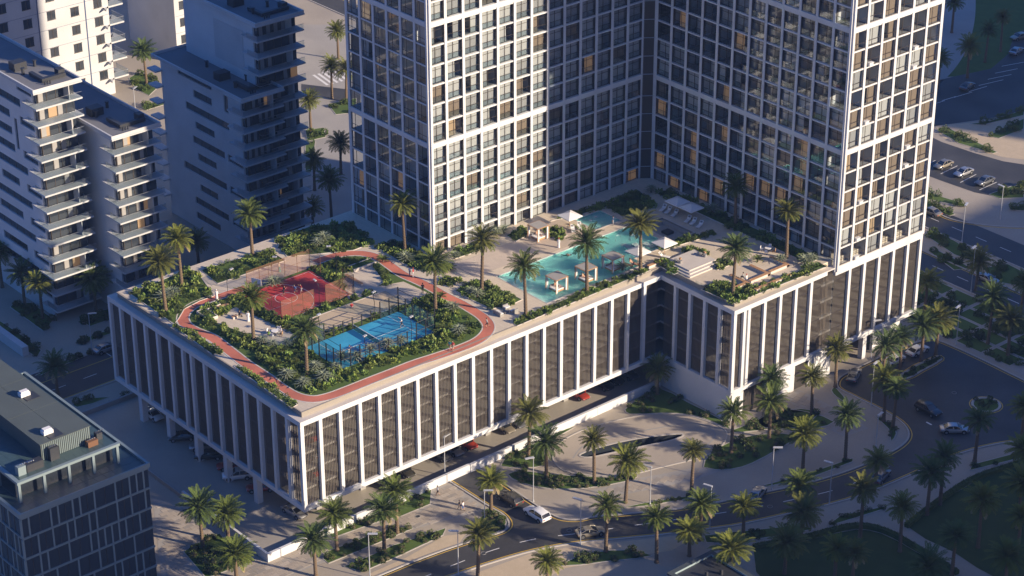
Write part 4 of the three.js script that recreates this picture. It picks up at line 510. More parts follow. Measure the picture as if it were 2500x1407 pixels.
const cabProto = []; for (const [x, z, l] of [[65.3, -22.2, 'curtained timber cabana in front of the sunlit hotel wing'], [55.1, -6, 'curtained timber cabana nearest the left end of the pool'], [60.9, -5.4, 'middle timber cabana on the front edge of the pool'], [66.9, -5.5, 'rightmost timber cabana on the front edge of the pool']]) {
  const t = thing('cabana', l, 'cabana', x, DY, z, 0, 'timber cabanas'), s = 1.25; for (const a of [-1, 1]) for (const b of [-1, 1]) { const p = part('post', B(a * s - .05, a * s + .05, 0, 2.4, b * s - .05, b * s + .05), mat.wood, t); part('drape', mg([0, 1, 2].map(i => cyl(.07, .09, .1, 2.3, a * (s - .14 - i * .1), b * (s - .08), 6))), mat.fabric, p); }
  const r = part('roof', B(-s - .1, s + .1, 2.42, 2.5, -s - .1, s + .1), mat.wood, t); part('roof_fabric', B(-s + .05, s - .05, 2.505, 2.53, -s + .05, s - .05), mat.curtain2, r); part('daybed', B(-.95, .95, .12, .42, -.85, .95), mat.wood, t); part('mattress', B(-.93, .93, .42, .58, -.83, .93), mat.fabric, t); part('cushions', mg([B(-.85, -.1, .58, .85, -.85, -.6), B(.1, .85, .58, .85, -.85, -.6)]), mat.cushion, t);
}
const loungeG = mg([B(-.33, .33, .26, .34, -.5, .95), B(-.33, .33, 0, .08, 0, .08).rotateX(-.75).translate(0, .3, -.5)].slice(0, 1)), loungeBack = B(-.33, .33, 0, .08, -.75, 0).rotateX(.75).translate(0, .3, -.48), loungeHead = B(-.2, .2, .085, .12, -.62, -.3).rotateX(.75).translate(0, .3, -.48), loungeLeg = mg([[-.28, -.4], [.28, -.4], [-.28, .85], [.28, .85]].map(([a, b]) => B(a - .03, a + .03, 0, .27, b - .03, b + .03)));
[[71.5, -20.4, 'left white lounger beside the parasol at the small pool'], [73.1, -20.5, 'right white lounger beside the parasol at the small pool'], [88.7, -16.4, 'first white lounger of the shaded back row'], [88.8, -15.2, 'second white lounger of the shaded back row'], [88.8, -13.6, 'third white lounger of the shaded back row'], [88.8, -10.4, 'first white lounger of the shaded front row'], [88.9, -9.2, 'second white lounger of the shaded front row'], [88.9, -7.6, 'third white lounger of the shaded front row'], [69.4, -4.6, 'brown lounger right of the rightmost poolside cabana', 1], [70.6, -4, 'brown lounger beside the palm and parasol at the pool', 1], [76.2, -3, 'lounger under the parasol at the pool right end', 0]].forEach(([x, z, l, w], i) => { const t = thing('lounger', l, 'sun lounger', x, DY, z, i < 2 ? -.6 : i < 8 ? -1.2 : .4, 'sun loungers'), m = w ? mat.woodDark : mat.fabric; part('seat', loungeG, m, t); const b = part('backrest', loungeBack, m, t); part('head_pad', loungeHead, mat.cushion, b); part('legs', loungeLeg, mat.steel, t); });
// platform, benches, planters, furniture
{ const t = thing('stage', 'pale stepped stone platform near the podium inner corner', 'platform'); [[75.2, 81.3, -1.2, 3.9, .42, .63], [74.7, 81.3, -1.2, 4.5, .21, .416], [74.2, 81.3, -1.2, 5.1, 0, .206]].forEach(([a, b, c, d, y0, y1]) => part('step', BU(a, b, DY + y0, DY + y1, c, d), mat.coping, t)); }
for (const [x, z, l] of [[75.7, .2, 'pair of grey stools on the left of the stepped platform'], [80.4, 1.2, 'pair of grey stools on the right of the stepped platform']]) { const t = thing('stool_set', l, 'stools', x, DY + .63, z, 0, 'stool sets'); for (const d of [0, .8]) part('stool', cyl(.28, .32, 0, .5, d * .3, d, 10), mat.conc, t); part('side_table', cyl(.22, .22, 0, .62, .7, .3, 10), mat.wood, t); }
function bench(pts, label, w = .62) { const t = thing('bench', label, 'bench'); for (let i = 0; i + 1 < pts.length; i++) { const [a, b] = [pts[i], pts[i + 1]], x0 = Math.min(a[0], b[0]) - w / 2, x1 = Math.max(a[0], b[0]) + w / 2, z0 = Math.min(a[1], b[1]) - w / 2, z1 = Math.max(a[1], b[1]) + w / 2, hor = x1 - x0 > z1 - z0, k = i * .003; part('bench_base', BU(x0 + .04, x1 - .04, DY, DY + .4, z0 + .04, z1 - .04), mat.coping, t); const n = 4; for (let j = 0; j < n; j++) { const s = w / n; part('slat', hor ? BU(x0, x1, DY + .4 + k, DY + .46 + k, z0 + j * s, z0 + j * s + s - .03) : BU(x0 + j * s, x0 + j * s + s - .03, DY + .4 + k, DY + .46 + k, z0, z1), mat.wood, t); } } return t; }
bench([[79.5, 9.2], [79.5, 12.7], [77.1, 12.7]], 'zigzag timber bench nearest the podium inner edge'); bench([[84.5, 8.9], [84.5, 12.6], [80.6, 12.6]], 'middle zigzag timber bench where the couple sits'); bench([[89.2, 8.9], [89.2, 12.4], [85.4, 12.4]], 'zigzag timber bench nearest the right tower wing'); bench([[79.1, 15.3], [86.8, 15.3]], 'long straight timber bench at the front edge of the right garden'); bench([[71.8, -2], [74.9, -2]], 'short timber bench between the two poolside parasols');
bench([[10.1,-31.67],[10.43,-28.06]].map((p, i) => i ? [p[0], 0] : p).map((p, i, a) => [p[0], a[0][1]]), 'short timber bench in the lounge left of the red court'); bench([[32.16,-31.56],[33.27,-27.75]].map((p, i, a) => [a[0][0], p[1]]), 'timber bench in the lounge right of the red court');
function planter(x0, x1, z0, z1, label) { const t = thing('planter', label, 'planter'); part('walls', ribbon(rect(x0, x1, z0, z1), .16, DY, .5, true), mat.coping, t); part('lawn_fill', sheet(rect(x0 + .08, x1 - .08, z0 + .08, z1 - .08), DY + .44), mat.grass, t); return t; }
{ const a = [6.63,-33.45], b = [33.18,-33.11]; planter(a[0], a[0] + 1.6, a[1] - 3.4, a[1], 'low white grass planter beside the lounge at the track bend'); planter(a[0] + 1.8, a[0] + 4.2, a[1] - 4.4, a[1] - 3, 'second white grass planter behind the left lounge seating'); planter(b[0] + 1, b[0] + 5.5, b[1] - .8, b[1] + .8, 'white grass planter of the lounge right of the red court'); bench([[a[0] + 2.3, a[1] - 2.4], [a[0] + 5, a[1] - 2.4]], 'timber seat along the back planter of the left lounge', .5); }
function diningSet(x, z, label) { const t = thing('dining_set', label, 'table and chairs', x, DY, z, .5); const tb = part('table', cyl(.55, .55, .7, .75, 0, 0, 16), mat.fabric, t); part('table_leg', cyl(.06, .06, 0, .7, 0, 0, 8), mat.conc, tb); for (let i = 0; i < 4; i++) { const a = i * 1.571, c = part('chair', mg([B(-.25, .25, .4, .47, -.25, .25), B(.2, .26, .47, .9, -.25, .25), ...[[-.2, -.2], [.2, -.2], [-.2, .2], [.2, .2]].map(([p, q]) => B(p - .025, p + .025, 0, .4, q - .025, q + .025))]), i === 1 ? mat.wood : mat.fabric, t); c.position.set(Math.cos(a) * 1.05, 0, Math.sin(a) * 1.05); c.rotation.y = -a; } return t; }
diningSet(90.79,6.6, 'round table with four white chairs beside the right tower wing'); diningSet(11.88,-23.05, 'round table with four chairs on the terrace left of the blue court');
{ const [x, z] = [43.75,-5.28], t = thing('sofa_set', 'grey outdoor sofa set beside the track bend at the front', 'sofa set', x, DY, z); for (const [a, b, ry, w] of [[-1.3, -.2, 1.57, 1.7], [.9, -.9, 0, 1.1], [1, .8, 3.14, 1.1]]) { const s = part('sofa', mg([B(-w / 2, w / 2, 0, .38, -.4, .4), B(-w / 2, w / 2, .38, .72, -.42, -.22)]), mat.conc, t); s.position.set(a, 0, b); s.rotation.y = ry; const c = part('cushion', B(-w / 2 + .1, w / 2 - .1, .38, .5, -.2, .36), mat.fabric, s); } part('low_table', B(-.4, .4, 0, .35, -.3, .3), mat.cushion, t); }
struct('glass_edge_rail', mg([B(73.55, 73.58, DY, DY + .55, 7, 14.5), B(73.55, 73.58, DY, DY + .55, -.5, 4.2)]), mat.glass);
// planting on the deck
planting(innerP, 330, 'mixed leafy planting inside the running track', DY, bushGeo, leafMat[1], .32, .58, skipIn); planting(innerP, 210, 'broad bright leaves inside the running track', DY, broadGeo, leafMat[3], .45, .72, skipIn); planting(innerP, 120, 'dark low shrubs inside the running track', DY, [bushGeo[1]], leafMat[4], .4, .7, skipIn);
const denser = (b, n, label, k = 1) => { planting(b, n, label + ', small leaved', DY, bushGeo, leafMat[2], .3 * k, .55 * k); planting(b, Math.round(n * .6), label + ', broad leaved', DY, broadGeo, leafMat[3], .4 * k, .68 * k); };
denser(dBeds.left, 110, 'planting in the left corner bed of the deck'); denser(dBeds.mid, 55, 'planting in the diamond bed at the back parapet'); denser(dBeds.back, 130, 'planting in the back bed before the left tower'); denser(dBeds.edge1, 36, 'planting in the upper strip bed at the left parapet', .75); denser(dBeds.edge2, 46, 'planting in the lower strip bed at the left parapet', .75); denser(dBeds.wedge, 60, 'planting in the wedge bed right of the track'); denser(dBeds.foot, 60, 'planting at the foot of the left tower corner'); denser(dBeds.tuft, 14, 'planting in the small bed beside the sand terrace'); denser(dBeds.pool, 70, 'planting along the front edge of the pool', .8); denser(dBeds.plat1, 14, 'planting left of the stepped platform'); denser(dBeds.plat2, 18, 'planting behind the stepped platform'); denser(dBeds.plat3, 14, 'planting right of the stepped platform'); denser(dBeds.right, 80, 'planting at the front of the right garden'); denser(dBeds.towerFoot, 90, 'planting at the foot of the right tower wing'); denser(dBeds.corner, 70, 'dark planting near the inner tower corner'); denser(dBeds.strip, 26, 'planting strip right of the sunken seating'); denser(dBeds.kidBed, 16, 'planting beside the upper cabana'); denser(dBeds.cab, 12, 'planting left of the upper cabana'); denser(dBeds.wallBed, 26, 'planting at the shaded foot of the left tower'); denser(dBeds.towerBed, 22, 'planting under the sunlit foot of the left tower');
for (const [px, l, g] of [[[[12.31,-7.79],[9.97,-9.8],[5.65,-6.96],[5.24,-10.57],[9.05,-6.47],[14.91,-9.74],[16.56,-8.32],[19.62,-8.74],[22.47,-8.35],[24.95,-7.95]], 'silvery spiky plant in front of the blue court', 'spiky plants in front of the blue court'], [[[8.71,-21.93],[9.15,-19.82],[11.2,-18.92],[37.17,-44.75],[35.47,-44.16],[22.26,-36.71],[21.08,-36.77]], 'silvery spiky plant in the beds around the red court', 'spiky plants around the red court'], [[[33.73,-4.76],[37.74,-11.19],[43.71,-13.85],[43.82,-12.44],[48.1,-35.33],[42.83,-29.73],[49.73,-25.38],[62.11,-27.41],[60.65,-27.62]], 'silvery spiky plant right of the running track', 'spiky plants right of the track'], [[[93.39,13.86],[91.74,14.03],[89.56,10.56],[67.87,-4.19],[94.54,-10.11],[93.34,-12.89],[92.34,-23.09]], 'spiky plant in the pool side beds', 'spiky plants by the pool'], [[[5.07,-43.96],[6.84,-44.31]], 'spiky plant under the leftmost deck palms', 'spiky plants under the left palms']]) for (const [x, z] of px) spiky(x, DY + .05, z, rr(1.25, 1.75), l, g);
for (const [px, l, g] of [[[[27.29,-46.74],[25.99,-46.66],[33.37,-33.93],[33.25,-36.01],[40.02,-32.15]], 'small feathery palm in the beds behind the red court', 'small palms behind the red court'], [[[38.91,-15.73],[37.73,-15.82],[45.34,-22.63],[9.58,-17.73],[7.78,-18.43],[22.39,-6.7],[46.56,-22.55]], 'small feathery palm along the running track', 'small palms along the track'], [[[86.76,-23.42],[88.72,-23.96],[86.76,8.14],[92.05,-3.7]], 'small feathery palm in the shaded tower beds', 'small palms in the tower beds']]) for (const [x, z] of px) spiky(x, DY + .05, z, rr(.9, 1.2), l, g, true);

// ---------- neighbouring buildings ----------
const aptDoor = M(.06, .045, .04, .4), aptWallIn = M(.55, .5, .45, .8), parapetG = (x0, x1, z0, z1, y) => ribbon(rect(x0, x1, z0, z1), .3, y, .55, true);
const roofM = M(.2, .2, .21, .85, { map: tConc });
// stripes on side wall: [floor from top, u0, u1] with u 0 at the front edge, 1 at the back
const stripesC = [[0, .45, 1], [1, .46, .76], [2, .2, .9], [3, .45, .76], [4, .3, .82], [4, 0, .25], [5, .45, .75], [6, .3, 1], [6, 0, .25], [7, .46, .75], [8, .3, .85], [8, 0, .24], [9, .45, .85]].map(([k, a, b]) => [k, a * 20.5, b * 20.5]);
const stripesA = [[0, 0, 5.2], [1, 4.5, 14], [2, 0, 5.2], [2, 8.7, 14], [3, 8.5, 16], [4, 0, 5.2], [4, 8.1, 15], [5, 4.3, 18], [6, 0, 5.2], [6, 7.8, 14], [7, 4, 20], [8, 0, 5.2], [8, 7.8, 16], [9, 4, 18], [10, 0, 5.2], [10, 7.5, 16], [11, 4, 22], [12, 0, 5]];
function apartment(t, o) {   // x0 x1: slab extent, zf: slab front, zb: back, n floors, top: roof edge
  const { x0, x1, zf, zb, n, top, stripes, wallX = x0 + 1.4, gz = zf - 2.2, slotAt, left = true } = o, fh = 3.2;
  part('wall', BU(wallX + .02, x1, GY, top, zb, gz - 3.5), mat.sideWall, t);
  if (left) {
    const zw = gz - .9, len = zw - zb, holes = stripes.map(([k, a, b]) => [Math.max(zb + .3, zw - b), zw - Math.max(.25, a), top - .75 - k * fh - 1.5, top - .75 - k * fh]);
    if (slotAt) holes.push(slotAt(zw));
    const sh = new THREE.Shape([[zb, GY], [zw, GY], [zw, top], [zb, top]].map(p => new THREE.Vector2(...p)));
    for (const [a, b, c, d] of holes) sh.holes.push(new THREE.Path([[a + .01, c], [b - .01, c], [b - .01, d], [a + .01, d]].map(p => new THREE.Vector2(...p))));
    const g = new THREE.ExtrudeGeometry(sh, { depth: .3, bevelEnabled: false }).rotateY(-Math.PI / 2).translate(wallX, 0, 0);
    part('side_wall', wuv(g), mat.sideWall, t);
    for (const [a, b, c, d] of holes) { const w = part('window', B(wallX - .06, wallX + .01, c, d, a, b), mat.aptGlass, t); const nm = Math.max(1, Math.round((b - a) / 2.4)), L = []; for (let i = 1; i < nm; i++) { const z = a + (b - a) * i / nm; L.push(B(wallX - .1, wallX - .061, c, d, z - .04, z + .04)); } if (L.length) part('mullions', mg(L), mat.bronze, w); }
  }
  const bays = Math.max(4, Math.round((x1 - x0 - 1.5) / 1.6)), bw = (x1 - wallX - .2) / bays;
  for (let k = 0; k <= n; k++) {
    const y = top - k * fh, last = k === 0;
    const sl = part(last ? 'roof_slab' : 'balcony_slab', BU(last ? x0 - .5 : x0, x1 + (last ? .3 : .35), y - .28, y, gz - 3, last ? zf + .5 : zf), mat.render, t);
    if (!last) { part('balustrade', mg([B(x0 + .08, x1 + .3, y, y + 1, zf - .1, zf - .08), B(x0 + .06, x0 + .08, y, y + 1, gz - 1.2, zf - .1)]), mat.glass, sl); part('handrail', mg([B(x0 + .05, x1 + .32, y + 1, y + 1.05, zf - .12, zf - .06), B(x0 + .04, x0 + .1, y + 1, y + 1.05, gz - 1.2, zf - .121)]), mat.steel, sl); }
    if (k === n) continue;
    for (let i = 0; i < bays; i++) { const a = wallX + .2 + i * bw, r = rnd(), w = part('balcony_door', B(a + .05, a + bw - .05, y - fh + .02, y - .3, gz - .06, gz), rnd() < .025 ? mat.warm : mat.aptGlass, t); part('door_frame', mg([B(a - .05, a + .049, y - fh + .01, y - .29, gz - .1, gz + .06)]), mat.bronze, w); if (r < .35) part('curtain', B(a + .15, a + bw * .6, y - fh + .1, y - .4, gz + .001, gz + .012), mat.curtain2, w); }
    part('corner_glass', B(wallX - .02, wallX + .04, y - fh + .02, y - .3, gz - .85, gz - .1), mat.aptGlass, t);
    if (k % 2 === 0) { const q = part('balcony_screen', B(x1 - (x1 - wallX) * .28, x1 - (x1 - wallX) * .26, y - fh + .01, y - .29, gz + .06, zf - .3), mat.render, t); }
  }
  part('parapet', parapetG(x0 - .3, x1 + .1, zb + .2, zf + .3, top + .002), mat.render, t); part('roof', sheet(rect(x0 - .2, x1, zb + .2, zf + .2), top + .06), roofM, t);
  for (const [u, v] of [[.3, .2], [.7, .25], [.5, .6]]) { const x = x0 + (x1 - x0) * u, z = zf - (zf - zb) * v; part('roof_vent', mg([cyl(.3, .26, top, top + 1.1, x, z, 8), cyl(.4, .4, top + 1.1, top + 1.25, x, z, 8)]), mat.dark, t); }
  part('roof_duct', mg([B(x0 + 3, x0 + 3.7, top + .2, top + .8, zf - 7, zf - 2.5), B(x0 + 3.7, x1 - 1, top + .2, top + .8, zf - 3.2, zf - 2.5), B(x1 - 2, x1 - .8, top, top + 1.3, zf - 4.6, zf - 3.21), ...[0, 1, 2].map(i => cyl(.12, .12, top, top + .7, x0 + 3 + i * .5, zf - 1.6, 6))]), mat.dark, t);
  part('roof_unit', BU(x0 + 2, x0 + 4.4, top + .05, top + 1.5, zf - 12, zf - 10), mat.dark, t);
}
{
  const t = thing('apartment_block', 'pale apartment block at far left with sunlit corner balconies, taller part', 'building'); apartment(t, { x0: 7.2, x1: 15.8, zf: -84, zb: -125, n: 13, top: 39.2, stripes: stripesA, slotAt: z => [z - 7.4, z - 6.4, 25.2, 31] });
  const t2 = thing('apartment_block', 'lower apartment block with shaded balconies, second from the left edge', 'building'); apartment(t2, { x0: 16.9, x1: 26, zf: -76.3, zb: -125, n: 10, top: 30.6, stripes: [[3, 20, 26]] });
  const t3 = thing('apartment_block', 'shaded apartment block with dark strip windows behind the deck', 'building'); apartment(t3, { x0: 46.3, x1: 55, zf: -81, zb: -110.5, n: 10, top: 28, stripes: stripesC, wallX: 48.2, slotAt: z => [z - 5.4, z - 4, 22.8, 27.2] });
  const t4 = thing('apartment_block', 'tall shaded apartment block rising behind the strip windowed one', 'building'); apartment(t4, { x0: 51, x1: 61, zf: -82.2, zb: -108, n: 14, top: 40.8, stripes: [], wallX: 52.6 });
  part('wall_panel', BU(52.2, 52.31, 30, 37.6, -98, -88.6), mat.render, t4); part('wall_surround', BU(52.32, 52.5, 28.4, 40.2, -100, -86), mat.dark, t4);
  for (let k = 1; k < 10; k++) part('rear_balcony', BU(46.4, 48.2, 28 - k * 3.2 - .28, 28 - k * 3.2, -113, -110), mat.render, t3);
}
// white block with punched windows, upper left
function punched(t, x0, x1, zf, depth, top, cols, rows, ph, m, winW, winH, balc) {
  part('wall', BU(x0, x1, GY, top, zf - depth, zf), m, t); const pw = (x1 - x0) / cols;
  for (let r = 0; r < rows; r++) { part('floor_joint', B(x0, x1 + .02, top - 2 - r * ph - .06, top - 2 - r * ph, zf - .02, zf + .02), mat.navy, t);
    for (let i = 0; i < cols; i++) { const x = x0 + (i + .55) * pw, y = top - 2 - r * ph - 2.6 + (i % 2 ? .5 : 0); const w = part('window', B(x - winW / 2, x + winW / 2, y, y + winH, zf - .1, zf + .03), mat.aptGlass, t); part('window_frame', mg([B(x - winW / 2 - .06, x + winW / 2 + .06, y + winH, y + winH + .1, zf, zf + .09), B(x - winW / 2 - .06, x + winW / 2 + .06, y - .1, y, zf, zf + .09), B(x - .05, x + .05, y, y + winH, zf + .031, zf + .09)]), mat.bronze, w); }
    if (balc) { const y = top - 2 - r * ph - 2.8, b = part('balcony', slab([[x1 - 1.5, zf], [x1 + 3.6, zf], [x1 + 3.6, zf - 5], [x1, zf - 5], [x1 - 1.5, zf + 1.6]], y, y + .35), m, t); part('balcony_rail', mg([B(x1 - .2, x1 + 3.6, y + .35, y + 1.4, zf - .06, zf - .04), B(x1 + 3.56, x1 + 3.58, y + .35, y + 1.4, zf - 5, zf)]), mat.glass, b); part('handrail', mg([B(x1 - .2, x1 + 3.62, y + 1.4, y + 1.46, zf - .1, zf - .04), B(x1 + 3.54, x1 + 3.62, y + 1.4, y + 1.46, zf - 5, zf - .1)]), mat.steel, b); } }
  for (let i = 1; i < cols; i += 2) part('pilaster', BU(x0 + i * pw - .12, x0 + i * pw + .12, GY, top, zf, zf + .06), mat.navy, t);
}
{
  const t = thing('residential_tower', 'white panelled residential tower with angled corner balconies, upper left corner', 'building'); punched(t, 27, 72, -170, 22, 44, 8, 11, 4.1, mat.render, 2, 1.9, true);
  const t2 = thing('residential_tower', 'hazy shaded residential block behind the strip windowed apartments', 'building'); punched(t2, 92, 118, -176, 20, 40, 6, 10, 4, mat.render, 2.2, 1.8, true);
  const t3 = thing('residential_tower', 'pale far block with stacked balconies at the top centre left', 'building'); punched(t3, 150, 192, -236, 18, 26, 10, 7, 3.8, mat.render, 2.2, 1.9, false); for (let r = 0; r < 6; r++) for (let i = 0; i < 6; i++) part('balcony', BU(151 + i * 7 + (r % 2) * 2, 155.5 + i * 7 + (r % 2) * 2, 20 - r * 3.8, 21.1 - r * 3.8, -236, -233.6), mat.render, t3);
  const t4 = thing('residential_tower', 'dim apartment block at the upper left edge behind the punched window tower', 'building'); punched(t4, 118, 145, -236, 18, 24, 6, 6, 3.8, mat.render, 2.2, 1.8, false);
}
// teal glass office block, lower left
{
  const t = thing('office_block', 'dark teal glass office block with roof terrace in the lower left corner', 'building'), x0 = -43.2, x1 = -22.8, z0 = -39.4, z1 = -4.9, T = 15.2, fh = 3.3;
  part('core', BU(x0 + 1.2, x1 - 1.2, GY, T - .3, z0 + 1.2, z1 - 1.2), mat.roomDark, t);
  part('terrace_floor', BU(x0 + .3, x1 - .3, T - .35, T - .05, z0 + .3, z1 - .3), mat.teal, t);
  for (let i = 0; i < 13; i++) for (let j = 0; j < 22; j++) { const x = x0 + .5 + i * 1.52, z = z0 + .5 + j * 1.52; if (x < x1 - 1.6 && z < z1 - 1.6 && (j > 13 || i > 10)) part('terrace_tile', tileG(), mat.tealTile, t).position.set(x, T - .05, z); }
  part('parapet', ribbon(rect(x0, x1, z0, z1), .5, T - .4, .75, true, 0), mat.teal, t);
  const band = (y, h) => { part('spandrel', mg([B(x0, x1 + .004, y, y + h, z1 - .45, z1 + .01)]), mat.teal, t); part('spandrel', mg([B(x0 - .01, x0 + .45, y, y + h, z0, z1 - .451)]), mat.teal, t); };
  let s2 = 5; const rb = () => { s2 = (s2 * 16807) % 2147483647; return s2 / 2147483647; };
  for (let f = 0; f < 6; f++) {
    const y = T - .35 - (f + 1) * fh; band(y + fh - .3, .3);
    for (const side of [0, 1]) { let u = 0; const W = side ? z1 - z0 - .5 : x1 - x0; while (u < W - .4) { const w = Math.min(W - u, rb() < .35 ? 1.15 : rb() < .6 ? 2.3 : 3.4), g = B(-w / 2 + .12, w / 2 - .12, 0, fh - .3, -.12, -.06), p = part('window', g, mat.aptGlass, t), c = u + w / 2; if (side) { p.position.set(x0, y, z0 + c); p.rotation.y = -Math.PI / 2; } else p.position.set(x0 + c, y, z1); part('frame_post', B(-w / 2 - .13, -w / 2 + .12, -.01, fh - .29, -.3, .05), mat.teal, p); part('sill', B(-w / 2 + .12, w / 2 - .12, -.05, .1, -.05, .14), mat.teal, p); if (w > 2) part('mullion', B(-.03, .03, .1, fh - .3, -.059, -.01), mat.bronze, p); u += w; } }
  }
  // penthouse frame and plant room
  for (let i = 0; i < 5; i++) part('pergola_post', BU(x0 + 1.6 + i * 3.9, x0 + 2 + i * 3.9, T, T + 2.9, z1 - 3.3, z1 - 2.9), mat.teal, t); for (let i = 0; i < 5; i++) part('pergola_post', BU(x0 + 1.6, x0 + 2, T, T + 2.9, z1 - 9 - i * 4.4, z1 - 8.6 - i * 4.4), mat.teal, t);
  part('pergola_beam', BU(x0 + 1.5, x1 - 2.6, T + 2.9, T + 3.3, z1 - 3.4, z1 - 2.85), mat.teal, t); part('pergola_beam', BU(x0 + 1.5, x0 + 2.1, T + 2.9, T + 3.3, z0 + 4, z1 - 3.41), mat.teal, t);
  part('penthouse_glass', B(x0 + 2, x1 - 3, T, T + 2.9, z1 - 4.6, z1 - 4.5), mat.aptGlass, t); part('penthouse_roof', BU(x0 + 2, x1 - 3, T + 2.9, T + 3.2, z0 + 3, z1 - 3.45), mat.tealTile, t);
  for (let i = 0; i < 10; i++) for (let j = 0; j < 14; j++) { const x = x0 + 2.3 + i * 1.5, z = z1 - 24.4 + j * 1.5; if (z > z1 - 6 || x < x0 + 5.6 || x > x1 - 5.4) if (x < x1 - 4.6) part('roof_tile', tileG(), mat.tealTile, t).position.set(x, T + 3.2, z); }
  const pr = part('plant_room', BU(x0 + 7.2, x1 - 5.4, T + 3.2, T + 5.8, z0 + 2, z1 - 6), mat.tealRoof, t); for (let i = 0; i < 3; i++) for (let j = 0; j < 2; j++) part('roof_panel', BU(x0 + 7 + j * 4.06, x0 + 11.02 + j * 4.06, T + 5.8, T + 5.9, z0 + 1.8 + i * 9, z0 + 10.74 + i * 9), mat.tealRoof, pr); const sl = part('wall_ribs', slatGeo(7.6, 2.5), mat.teal, pr); sl.position.set((x0 + 7.2 + x1 - 5.4) / 2, T + 3.25, z1 - 5.9); sl.userData.kind = 'stuff';
  for (const [x, z] of [[x0 + 12.3, z0 + 15.2], [x0 + 9.4, z0 + 26.6]]) { const u = part('exhaust_fan', mg([B(x - .75, x + .75, T + 5.95, T + 6.5, z - .5, z + .5), B(x - .6, x + .6, T + 6.5, T + 6.75, z - .38, z + .38)]), mat.fabric, t); part('fan_grille', B(x - .5, x + 1.6, T + 5.905, T + 5.98, z - .4, z + 1.8), mat.dark, u); }
  for (const [a, b, c, d, h, m] of [[x1 - 6.6, x1 - 5, z1 - 5.4, z1 - 4.6, .9, mat.woodDark], [x1 - 4.6, x1 - 3.7, z1 - 6.4, z1 - 5.6, 1.1, mat.dark], [x0 + 2.6, x0 + 3.8, z1 - 5.2, z1 - 4.3, 1.4, mat.teal], [x0 + 4, x0 + 6.6, z1 - 5.6, z1 - 4.4, 1.2, mat.dark], [x0 + 8, x0 + 9.4, z1 - 5.7, z1 - 4.9, 2, mat.dark]]) { const u = part('roof_unit', BU(a, b, T + 3.2, T + 3.2 + h, c, d), m, t); part('unit_pipes', mg([0, 1, 2].map(i => along([a + .2 + i * .4, T + 3.2 + h, c + .2], [a + .5 + i * .35, T + 3.5 + h, d - .2], .07, 5))), mat.steel, u); }
}
function tileG() { return tileG.g ??= BU(0, 1.47, 0, .03, 0, 1.47); }
// dark flat-roofed pavilion at the bottom edge
{
  const t = thing('pavilion', 'dark flat roofed pavilion with skylight recess at the bottom edge', 'building'), x1 = 39.68, z0 = 45.49, T = -.8, x0 = x1 - 9, z1 = z0 + 14, rm = M(.07, .085, .09, .7, { map: tConc });
  part('walls', BU(x0 + .4, x1 - .4, GY, T - .3, z0 + .4, z1), mat.dark, t); part('roof', slab([[x0, z0], [x1, z0], [x1, z1], [x0, z1]], T - .3, T, [rect(x0 + .8, x1 - .8, z0 + .8, z1 - 1)]), rm, t); part('roof_recess', sheet(rect(x0 + .8, x1 - .8, z0 + .8, z1 - 1), T - .7), M(.2, .28, .31, .6), t); part('recess_walls', ribbon(rect(x0 + .8, x1 - .8, z0 + .8, z1 - 1), .1, T - .7, .69, true), M(.28, .36, .38, .6), t); for (const k of [0, 1]) part('roof_vent', cyl(.3, .25, T - .7, T + .5, x0 + 4 + k * 2, z0 + 4 + k, 10), mat.dark, t); part('roof_unit', BU(x0 + 2, x0 + 4, T - .7, T + .5, z0 + 7, z0 + 8.5), mat.dark, t);
  part('annex_walls', BU(x0 - 5.6, x0 - .05, GY, T - .7, z0 + 3, z1), mat.dark, t); part('annex_roof', BU(x0 - 6, x0 - .03, T - .7, T - .4, z0 + 2.6, z1), rm, t);
}
// neighbouring towers outside the frame towards the sun: their shade falls across the lower right and the lower left
for (const [x0, x1, z0, z1, h, l] of [[16, 46, 122, 144, 74, 'office tower whose shade covers the teal block'], [91, 112.6, 138, 160, 44, 'mid rise block whose shade reaches the oval plaza'], [113, 138.6, 138, 160, 46.5, 'mid rise block whose shade covers the front road'], [139, 188.6, 138, 160, 49, 'long mid rise block whose shade covers the forecourt'], [189, 300, 138, 165, 60, 'long slab block whose shade covers the right hand streets'], [301, 440, 138, 170, 108, 'tall slab block whose shade covers the far right lawn']]) { const t = thing('neighbour_tower', l, 'building'); part('wall', BU(x0, x1, GY, GY + h, z0, z1), mat.render, t); for (let k = 0; k < Math.floor(h / 4); k++) part('window_band', B(x0 - .05, x1 + .05, GY + 2 + k * 4, GY + 3.8 + k * 4, z0 - .05, z0 - .001), mat.aptGlass, t); part('parapet', ribbon(rect(x0, x1, z0, z1), .4, GY + h, .8, true), mat.render, t); }

